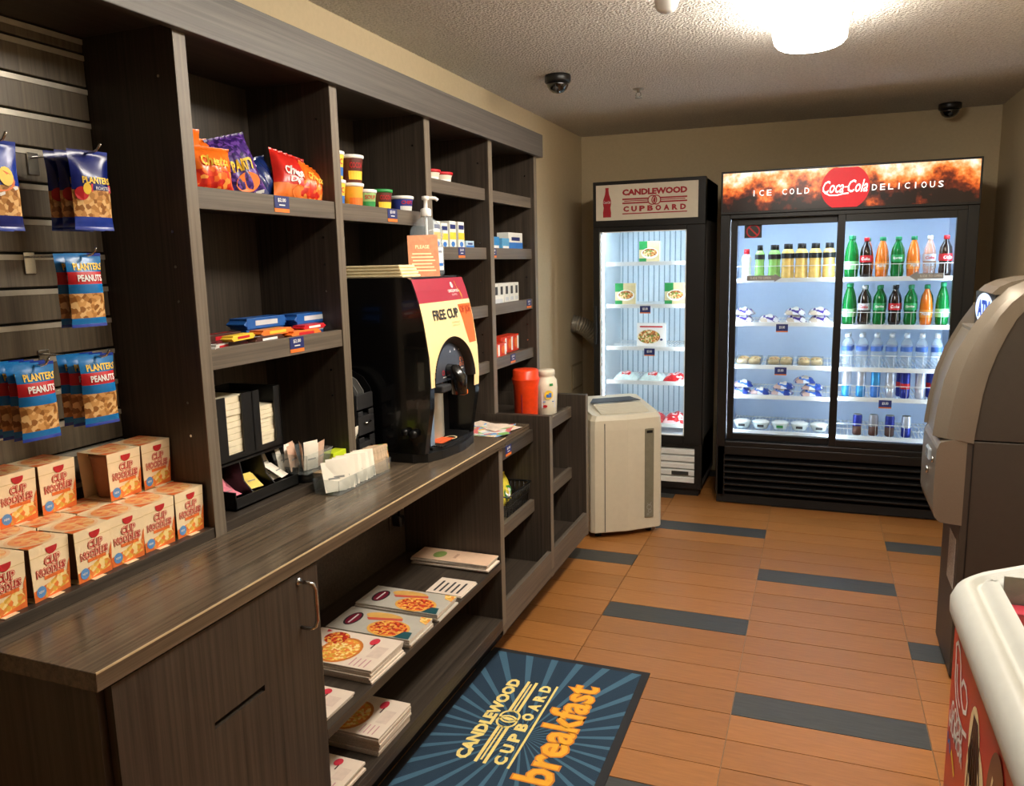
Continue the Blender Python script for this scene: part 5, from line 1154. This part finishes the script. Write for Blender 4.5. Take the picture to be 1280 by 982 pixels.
# ------------------------------------------------------------------ papers on the low bay top
lt = []
pp = [(-1.36, 2.74, .9, .2), (-1.29, 2.84, .837, -.15), (-1.26, 3.02, .8378, .2), (-1.36, 3.02, .8386, -.4), (-1.30, 2.95, .8394, 1.1), (-1.38, 2.93, .8402, .5), (-1.30, 3.07, .841, 1.3)]
for i, (x, y, z, a_) in enumerate(pp):
    if i == 0: x, y, z = -1.33, 2.58, .9005
    t = thing('leaflet', f'colourful coupon leaflet in the loose pile at the counter end, {ORD[i]} from the bottom', 'leaflet', (x, y, z), a_, 'loose coupon leaflets')
    mb = MB(); mb.surf(lambda u, v: Vector(((u-.5)*.14, (v-.5)*.23, .001+.012*(u-.5)**2*(i % 3)+.006*math.sin(v*5+i)**2)), 5, 8); mb.surf(lambda u, v: Vector(((.5-u)*.14, (v-.5)*.23, .0002+.012*(u-.5)**2*(i % 3)+.006*math.sin(v*5+i)**2)), 5, 8)
    mb.build('sheet', [MIXED if i % 3 else mat('leaflet_cream', (232, 214, 196), .6, var=.15, scale=50)], t, local=True)

# ------------------------------------------------------------------ magazines
MG = mat('mag_edge', (206, 196, 182), .7, var=.15, scale=300); MC = mat('mag_cover', (190, 184, 172), .35, var=.03); MW = mat('mag_white', (232, 214, 196), .45, var=.02)
def cover_sub(mb, f, w_, l_):      # u across (0..w) = along Y, v along = -X..+X ; pizza and sub menu
    mb.rect(f(.0002), 0, w_, 0, l_, 0)
    mb.disc(f(.0005), w_*.5, l_*.18, w_*.30, l_*.085, 1, 20); mb.disc(f(.0007), w_*.5, l_*.18, w_*.26, l_*.065, 2, 20); mb.rect(f(.0009), w_*.3, w_*.7, l_*.17, l_*.19, 3)
    mb.disc(f(.0005), w_*.78, l_*.48, w_*.16, l_*.22, 4, 20); mb.poly(f(.0006), [(w_*.55, l_*.35), (w_*.65, l_*.30), (w_*.8, l_*.7), (w_*.7, l_*.72)], 5)
    mb.disc(f(.0008), w_*.33, l_*.66, w_*.34, l_*.24, 6, 24); mb.disc(f(.0010), w_*.33, l_*.66, w_*.30, l_*.21, 7, 24)
    mb.poly(f(.0012), [(w_*.02, l_*.8), (w_*.3, l_*.86), (w_*.3, l_*.95), (w_*.02, l_*.98)], 8); mb.poly(f(.0012), [(w_*.8, l_*.9), (w_, l_*.86), (w_, l_), (w_*.7, l_)], 9)
    return [MC, DKG, mat('mag_maroon', (130, 24, 50), .4), WPR, mat('mag_bun', (220, 170, 90), .4), mat('mag_ham', (206, 90, 70), .4), mat('mag_crust', (230, 170, 80), .4), PIZZA, mat('mag_teal', (40, 84, 90), .4), NOODLE]
def cover_pizza(mb, f, w_, l_):
    mb.rect(f(.0002), 0, w_, 0, l_, 0)
    mb.disc(f(.0005), w_*.42, l_*.48, w_*.40, l_*.22, 1, 24); mb.disc(f(.0007), w_*.42, l_*.48, w_*.35, l_*.19, 2, 24)
    mb.disc(f(.0009), w_*.75, l_*.30, w_*.2, l_*.14, 3, 16); mb.disc(f(.0009), w_*.25, l_*.2, w_*.2, l_*.12, 4, 16)
    mb.disc(f(.0011), w_*.82, l_*.73, w_*.11, l_*.05, 5, 16); mb.line(f(.0011), [(w_*.75, l_*.76), (w_*.6, l_*.76)], .004, 6)
    mb.rect(f(.0008), w_*.35, w_*.7, l_*.8, l_*.94, 7)
    for k in range(4): mb.rect(f(.0008), w_*.05, w_*.28, l_*(.72+.055*k), l_*(.735+.055*k), 8)
    mb.poly(f(.0010), [(w_*.88, l_*.12), (w_*.97, l_*.10), (w_*.93, l_*.17)], 5)
    return [MW, mat('mag_crust2', (206, 120, 50), .4), NOODLE, PIZZA, FOOD, mat('mag_badge', (214, 60, 76), .4), BRN, mat('mag_box', (222, 200, 184), .5), mat('mag_type', (200, 150, 150), .5)]
def cover_list(mb, f, w_, l_):
    mb.rect(f(.0002), 0, w_, 0, l_, 0)
    for k in range(5): mb.rect(f(.0005), w_*.12, w_*(.8-.1*(k % 2)), l_*(.15+.16*k), l_*(.21+.16*k), 1)
    return [MW, DKG]
def cover_pink(mb, f, w_, l_):
    mb.rect(f(.0002), 0, w_, 0, l_, 0); mb.disc(f(.0005), w_*.5, l_*.3, w_*.3, l_*.08, 1, 16); mb.rect(f(.0005), w_*.3, w_*.7, l_*.5, l_*.54, 2); return [mat('mag_peach', (226, 190, 160), .5, var=.04), mat('mag_leaf', (130, 150, 80), .5), mat('mag_tan', (190, 150, 124), .5)]
def mag_stack(n, x0, x1, y0, y1, z, th, cover, what, grp, name='magazine', cat_='magazine'):
    for k in range(n):
        dx, dy, a_ = (random.uniform(-.006, .006), random.uniform(-.004, .004), random.uniform(-.02, .02)) if k < n-1 else (0, 0, 0)
        pos = 'topmost' if k == n-1 else ('lowest' if k == 0 else ORD[n-1-k]+' from the top')
        t = thing(name, f'{what}, {pos} of its stack' if n > 1 else what, cat_, ((x0+x1)/2+dx, (y0+y1)/2+dy, z+th*k+.0003*k), a_, grp)
        l_, w_ = x1-x0, y1-y0
        MB().box(-l_/2, l_/2, -w_/2, w_/2, .0001, th).build('pages', MG, t, local=True, bevel=.0008)
        if k == n-1:
            mb = MB(); ms = cover(mb, lambda e: (lambda u, v: Vector((v-l_/2, u-w_/2, th+e))), w_, l_); mb.build('cover_print', ms, t, local=True)
        else:
            MB().box(-l_/2, l_/2-.001, -w_/2+.001, w_/2, th, th+.0002).build('cover_print', MC if cover is cover_sub else MW, t, local=True)
zm, zb_ = .4245, .1955
mag_stack(5, -1.40, -1.088, 2.495, 2.605, zm, .0055, cover_pink, 'peach brochure at the far end of the shelf', 'peach brochures', 'brochure', 'brochure')
mag_stack(2, -1.225, -1.09, 2.27, 2.40, zm, .003, cover_list, 'white price list sheet on the middle shelf', 'price list sheets', 'leaflet', 'leaflet')
mag_stack(4, -1.385, -1.084, 2.08, 2.225, zm, .006, cover_sub, 'grey pizza and sub menu in the far stack', 'pizza and sub menus, far stack', 'menu', 'menu')
mag_stack(4, -1.378, -1.086, 1.90, 2.05, zm, .006, cover_sub, 'grey pizza and sub menu in the near stack', 'pizza and sub menus, near stack', 'menu', 'menu')
mag_stack(6, -1.37, -1.088, 1.69, 1.87, zm, .006, cover_pizza, 'white pizza flyer on the middle shelf', 'pizza flyers on the middle shelf', 'flyer', 'flyer')
mag_stack(2, -1.36, -1.10, 1.50, 1.625, zm, .005, cover_pizza, 'pizza flyer beside the cabinet door on the middle shelf', 'pizza flyers by the door', 'flyer', 'flyer')
mag_stack(8, -1.34, -1.086, 1.705, 1.89, zb_, .007, cover_pizza, 'white pizza flyer on the bottom shelf', 'pizza flyers on the bottom shelf', 'flyer', 'flyer')
mag_stack(4, -1.34, -1.09, 1.50, 1.64, zb_, .007, cover_pizza, 'pizza flyer by the door on the bottom shelf', 'pizza flyers at the frame bottom', 'flyer', 'flyer')
# outlet with plug
ol = thing('power_outlet', 'dark power outlet with a plug on the back board below the counter', 'outlet', (-1.489, 2.53, .60))
MB().box(-1.4895, -1.484, 2.49, 2.57, .545, .66).build('cover_plate', mat('outlet_brown', (52, 44, 36), .4), ol, bevel=.002)
MB().box(-1.484, -1.445, 2.505, 2.54, .56, .60).build('plug', BLK, ol, bevel=.006); MB().tube([(-1.46, 2.52, .60), (-1.455, 2.515, .66), (-1.465, 2.50, .72), (-1.48, 2.48, .84)], .005, 8).build('cord', BLK, ol)
MB().box(-1.484, -1.478, 2.548, 2.556, .56, .645).build('metal_strip', CHR, ol)

# ------------------------------------------------------------------ freezer contents
def meal_box(label, x, z, w_, h_, deco, rz=0):
    t = thing('meal_box', label, 'frozen meal', (x, SY0+.05, z+.0005), rz, 'frozen meals')
    MB().box(-w_/2, w_/2, 0, .035, 0, h_).build('box_body', BW, t, local=True, bevel=.001)
    mb = MB(); f_ = lambda e: (lambda u, v: Vector((u, -e, v))); ms = deco(mb, f_, w_, h_); mb.build('front_print', ms, t, local=True)
def d_meal(mb, f, w_, h_):
    mb.rect(f(.0004), -w_/2, w_/2, 0, h_, 0); mb.rect(f(.0006), -w_/2, -w_*.1, h_*.6, h_, 1); mb.rect(f(.0006), -w_/2, -w_*.15, 0, h_*.18, 1); mb.disc(f(.0008), .02*w_, h_*.42, w_*.42, h_*.26, 2, 18); mb.disc(f(.001), .02*w_, h_*.45, w_*.36, h_*.2, 3, 18); return [mat('meal_tan', (214, 198, 150), .5), GRN, WPR, FOOD]
def d_lean(mb, f, w_, h_):
    mb.rect(f(.0004), -w_/2, w_/2, 0, h_, 0); mb.text('CAMPFIRE', f(.0008), 0, h_*.87, w_*.8, h_*.1, 1, .02) if False else mb.rect(f(.0008), -w_*.4, w_*.4, h_*.82, h_*.88, 1); mb.disc(f(.0008), -w_*.08, h_*.42, w_*.4, h_*.3, 2, 18); mb.disc(f(.001), w_*.36, h_*.3, w_*.05, h_*.05, 3, 10); return [WPR, RED, FOOD, NAVY]
meal_box('green and tan frozen meal box on the top freezer shelf', -1.045, SFZ[0], .135, .135, d_meal); meal_box('green and tan frozen meal box at the left of the second freezer shelf', -1.205, SFZ[1], .14, .14, d_meal)
meal_box('green and tan frozen meal box at the right of the second freezer shelf', -.872, SFZ[1], .14, .14, d_meal); meal_box('large white frozen meal box on the third freezer shelf', -1.03, SFZ[2], .19, .155, d_lean)
RSP = spots('red_pack_print', [(214, 40, 46), (240, 200, 200), (226, 70, 70), (245, 235, 230), (200, 30, 40)], 45, .3)
def soft_pack(label, name, cat_, x, y, z, lx, ly, h_, mm, grp, rz=0):
    t = thing(name, label, cat_, (x, y, z+.0005), rz, grp); mb = MB()
    def f(s_): return lambda u, v: Vector(((u-.5)*lx, (v-.5)*ly, (h_*(math.sin(PI*u)*math.sin(PI*v))**.4*(1+.12*math.sin(17*u+9*v)) if s_ and 0 < u < 1 and 0 < v < 1 else 0)+.001*s_+.004*(abs(u-.5) > .44)*s_))
    mb.surf(f(1), 14, 9); mb.surf(lambda u, v: f(0)(1-u, v), 4, 4); mb.build('wrapper', mm, t, local=True)
    mb = MB(); mb.surf(lambda u, v: f(1)(.32+.36*u, .12+.4*v)+Vector((0, 0, .0012)), 6, 5); mb.build('label_print', WPR if name != 'frozen_snack' else RSP, t, local=True)
WSP = mat('clear_wrap_pale', (206, 224, 222), .3, var=.15)
for i, x in enumerate((-1.20, -1.02, -.86)): soft_pack(f'frozen snack pack on the fourth freezer shelf, {ORD[i]} from the left', 'frozen_snack', 'frozen snack', x, SY0+.1, SFZ[3], .17, .13, .05, WSP if i < 2 else RSP, 'frozen snack packs')
for i, x in enumerate((-1.2, -1.03, -.86)): soft_pack(f'red frozen snack pack on the bottom freezer shelf, {ORD[i]} from the left', 'frozen_snack', 'frozen snack', x, SY0+.12, SFZ[4], .17, .18, .06, RSP, 'red frozen snack packs')

# ------------------------------------------------------------------ bottles and cans
def bottle(kind, body, label_m, cap_m, h=.235, r=.034, shape='cola', txt=None):
    t = thing('soda_bottle' if kind != 'water' and kind != 'juice' else kind+'_bottle', '', 'bottle', (0, 0, 0), 0, 'x')
    if shape == 'cola': pr = [(.024, 0), (.031, .004), (.034, .03), (.031, .06), (.0325, .085), (.034, .12), (.0345, .14), (.031, .165), (.019, .19), (.0125, .205), (.0125, .214)]; lb = (.088, .128, .0352)
    elif shape == 'slim': pr = [(.024, 0), (.031, .004), (.0325, .03), (.0325, .06), (.034, .085), (.034, .11), (.029, .15), (.02, .185), (.0125, .205), (.0125, .214)]; lb = (.045, .09, .0348)
    elif shape == 'water': pr = [(.026, 0), (.031, .004), (.032, .03), (.0305, .035), (.032, .04), (.0305, .05), (.032, .055), (.0305, .065), (.032, .07), (.032, .12), (.031, .14), (.02, .16), (.012, .172), (.012, .18)]; lb = (.098, .125, .0328)
    else: pr = [(.03, 0), (.036, .005), (.036, .025), (.033, .035), (.035, .05), (.031, .085), (.035, .12), (.034, .135), (.024, .15), (.018, .155), (.018, .158)]; lb = (.105, .132, .0368)
    k_ = h/(pr[-1][1]+.02); q = r/.034
    MB().lathe([(a*q, b*k_) for a, b in pr], 18).build('bottle_body', body, t, local=True)
    ch = pr[-1][1]*k_; cr_ = pr[-1][0]*q+.0025
    MB().lathe([(cr_, ch-.004), (cr_, ch+(.026 if shape == 'juice' else .016)), (cr_*.9, ch+(.028 if shape == 'juice' else .018)), (0, ch+(.028 if shape == 'juice' else .018))], 14).build('cap', cap_m, t, local=True)
    mb = MB().lathe([(lb[2]*q, lb[0]*k_), (lb[2]*q, lb[1]*k_)], 18, cap=False)
    if txt: mb.text(txt, lambda u, v: Vector(((lb[2]*q+.0006)*math.sin(u/lb[2]), -(lb[2]*q+.0006)*math.cos(u/lb[2]), v)), 0, (lb[0]+lb[1])/2*k_, .05, .018, 1, .03, .2)
    mb.build('label_band', [label_m, WPR if label_m != WPR and label_m != LBL else RED], t, local=True)
    return t
COLA = mat('cola_dark', (30, 14, 10), .12, coat=.6); FANT = mat('soda_orange', (236, 120, 30), .15, coat=.6, var=.05); LIM = mat('sports_green', (150, 205, 110), .2, var=.1); YLS = mat('sports_yellow', (236, 196, 110), .2, var=.1); MLK = mat('milk_white', (236, 232, 236), .3)
KB = {'green': bottle('green', PETG, mat('label_green', (150, 215, 150), .4), mat('cap_green', (30, 140, 90), .4), .25, .036, 'slim'),
      'coke': bottle('coke', COLA, RED, RED, .235, .034, 'cola', 'Coke'), 'fanta': bottle('fanta', FANT, mat('label_fanta', (240, 150, 60), .4), mat('cap_green', (30, 140, 90)), .235, .034, 'slim', 'Fanta'),
      'sprite': bottle('sprite', PETG, mat('label_sprite', (40, 160, 90), .4), mat('cap_green', (30, 140, 90)), .235, .034, 'cola', 'Sprite'),
      'diet': bottle('diet', PET, LBL, WPR, .235, .034, 'cola', 'Coke'), 'zero': bottle('zero', COLA, RED, BLK, .235, .034, 'cola', 'Coke'), 'dcola': bottle('dcola', COLA, LBL, LBL, .235, .034, 'cola', 'Coke'),
      'water': bottle('water', PET, mat('label_water', (70, 110, 190), .4), mat('cap_pale', (220, 230, 240), .4), .205, .034, 'water'),
      'milk': bottle('juice', MLK, MLK, RED, .175, .028, 'juice'), 'lime': bottle('juice', LIM, BLK, BLK, .20, .028, 'juice'), 'gold': bottle('juice', YLS, BLK, BLK, .205, .030, 'juice')}
KN = {'green': 'pale-labelled green soda bottle', 'coke': 'cola bottle with red label and cap', 'fanta': 'orange soda bottle', 'sprite': 'green lemon-lime soda bottle', 'diet': 'clear cola bottle with silver label', 'zero': 'cola bottle with black cap', 'dcola': 'dark cola bottle with silver label', 'water': 'clear water bottle', 'milk': 'white milk bottle with red cap', 'lime': 'green sports drink bottle with black cap', 'gold': 'yellow sports drink bottle with black cap'}
usedb = set()
def put_bottle(kind, x, y, z, label, grp):
    o = KB[kind] if kind not in usedb else copy_tree(KB[kind]); usedb.add(kind)
    place(o, (x, y, z+.0008), random.uniform(-.3, .3), label); o['group'] = grp
ry = BY0+.05
for si, (z, row) in enumerate(((BZR[0], ['green', 'coke', 'fanta', 'sprite', 'fanta', 'diet', 'coke']), (BZR[1], ['green', 'dcola', 'sprite', 'zero', 'sprite', 'fanta', 'green']))):
    sn = ['top', 'second'][si]
    for i, k in enumerate(row):
        x = .175+.0835*i
        put_bottle(k, x, ry, z, f'{KN[k]}, {ORD[i]} from left, front of {sn} right shelf', f'front sodas on the {sn} right shelf')
        put_bottle(row[(i*3+1) % 7] if i % 2 else k, x+.012, ry+.085, z, f'soda bottle behind the {ORD[i]} from left on the {sn} right shelf', f'back sodas on the {sn} right shelf')
for i in range(7):
    for j in range(2): put_bottle('water', .178+.081*i+.01*j, ry+.08*j, BZR[2], f'{ORD[i]} water bottle from the left, {["front", "back"][j]} row, third right shelf', ['front', 'back'][j]+' water bottles')
for i, k in enumerate(['milk', 'lime', 'lime', 'gold', 'gold', 'gold', 'gold']):
    put_bottle(k, -.425+.079*i, ry, BZL[0], f'{KN[k]}, {ORD[i]} from left on the top left shelf', 'front drinks on the top left shelf')
    if i > 1: put_bottle(k, -.413+.079*i, ry+.09, BZL[0], f'sports drink bottle behind the {ORD[i]} one on the top left cooler shelf', 'back drinks on the top left shelf')
def can(body, top_m, h, band=None):
    t = thing('drink_can', '', 'can', (0, 0, 0), 0, 'x')
    r = .0265
    MB().lathe([(r*.8, 0), (r, .008), (r, h*.45)], 18).build('lower_wrap', body, t, local=True); MB().lathe([(r, h*.45), (r, h-.012), (r*.85, h-.002)], 18, cap=False).build('upper_wrap', top_m, t, local=True)
    MB().lathe([(r*.88, h-.004), (r*.88, h), (r*.8, h), (r*.78, h-.003), (0, h-.003)], 18).build('lid', ALU, t, local=True)
    if band: MB().lathe([(r+.0006, h*.35), (r+.0006, h*.55)], 18, cap=False).build('emblem_band', band, t, local=True)
    return t
SIL = mat('can_silver', (196, 202, 214), .3, .5); CBL = mat('can_blue', (28, 44, 140), .3, .3); CSK = mat('can_sky', (60, 150, 210), .3, .3)
KC = {'blue': can(CBL, CBL, .165, RED), 'silver': can(SIL, SIL, .165, LBL), 'sky': can(CSK, SIL, .165), 'skyd': can(BLU, CSK, .165), 'short_blue': can(BRN, CBL, .13), 'short_grey': can(BRN, mat('can_grey', (150, 150, 156), .35, .4), .13), 'short_mix': can(CBL, SIL, .13)}
usedc = set()
def put_can(k, x, y, z, label, grp):
    o = KC[k] if k not in usedc else copy_tree(KC[k]); usedc.add(k); place(o, (x, y, z+.0008), random.uniform(-.5, .5), label); o['group'] = grp
for i, k in enumerate(['sky', 'sky', 'skyd', 'silver', 'blue', 'silver', 'blue']):
    put_can(k, .182+.081*i, ry, BZR[3], f'tall {"blue" if "sil" not in k else "silver"} energy drink can, {ORD[i]} from left on the fourth right shelf', 'energy drink cans')
    if i in (4, 6): put_can('blue', .165+.081*i, ry+.07, BZR[3], f'blue energy drink can behind the {ORD[i]} one on the fourth right shelf', 'energy drink cans behind')
for i, k in enumerate(['short_blue', 'short_grey', 'short_blue', 'short_mix']): put_can(k, .255+.09*i, ry, .452, f'short two-tone drink can, {ORD[i]} from the left on the bottom right shelf', 'short cans on the bottom shelf')

# ------------------------------------------------------------------ left cooler foods
PWR = spots('purple_wrap', [(96, 70, 160), (226, 226, 236), (206, 190, 170), (70, 50, 140), (236, 236, 240)], 40, .3); BWR = spots('blue_wrap', [(40, 90, 190), (220, 226, 240), (200, 170, 160), (60, 120, 210), (30, 60, 150)], 40, .3)
for i, (x, zz) in enumerate(((-.44, 0), (-.435, .045), (-.285, 0), (-.125, 0), (-.13, .045), (.015, 0), (.01, .045))):
    soft_pack(f'purple-wrapped sandwich on the second left cooler shelf, {ORD[i]} counting from the left', 'wrapped_sandwich', 'sandwich', x, ry+.04, BZL[1]+zz, .125, .11, .043, PWR, 'purple-wrapped sandwiches', random.uniform(-.2, .2))
for i, (x, zz) in enumerate(((-.44, 0), (-.43, .045), (-.32, 0), (-.19, 0), (-.18, .04), (-.02, 0), (-.01, .04), (-.06, .08))):
    soft_pack(f'blue-wrapped sandwich on the fourth left cooler shelf, {ORD[i]} counting from the left', 'wrapped_sandwich', 'sandwich', x, ry+.04, BZL[3]+zz, .12, .10, .038, BWR, 'blue-wrapped sandwiches', random.uniform(-.3, .3))
PAS = mat('pastry_bake', (226, 190, 130), .6, var=.2, scale=60, bump=.5)
for i, x in enumerate((-.40, -.21, -.03)):
    t = thing('pastry_tray', f'clear tray of pastries on the third left cooler shelf, {ORD[i]} from the left', 'pastry tray', (x, ry+.06, BZL[2]+.001), 0, 'pastry trays')
    for a_ in (-1, 1):
        for b_ in range(3): MB().lathe([(.03, .003), (.036, .012), (.034, .026), (.018, .034), (0, .035)], 14, (x+.037*a_, ry+.005+.066*b_, BZL[2]+.002), sx=1, sy=.9).build('pastry', PAS if (a_+b_) % 2 else FOOD, t)
    MB().box(x-.078, x+.078, ry-.035, ry+.175, BZL[2]+.001, BZL[2]+.003).box(x-.078, x+.078, ry-.035, ry-.033, BZL[2]+.001, BZL[2]+.04).box(x-.078, x+.078, ry+.173, ry+.175, BZL[2]+.001, BZL[2]+.04).box(x-.078, x-.076, ry-.035, ry+.175, BZL[2]+.001, BZL[2]+.04).box(x+.076, x+.078, ry-.035, ry+.175, BZL[2]+.001, BZL[2]+.04).build('clear_tray', ACRY, t)
for i in range(5):
    x = -.43+.117*i; t = thing('food_bowl', f'clear lidded food bowl on the bottom left cooler shelf, {ORD[i]} from the left', 'bowl', (x, ry+.05, .453), 0, 'clear food bowls')
    MB().lathe([(.035, 0), (.04, .004), (.052, .035), (.054, .04)], 20, (x, ry+.05, .453)).build('bowl', mat('bowl_clear', (214, 222, 216), .25), t); MB().lathe([(.055, .04), (.055, .046), (.03, .056), (0, .057)], 20, (x, ry+.05, .453)).build('lid', mat('lid_clear', (226, 232, 228), .2), t)
    MB().box(x-.02, x+.02, ry-.005, ry-.0045, .47, .485).build('bowl_label', GRN if i == 2 else DKG, t)
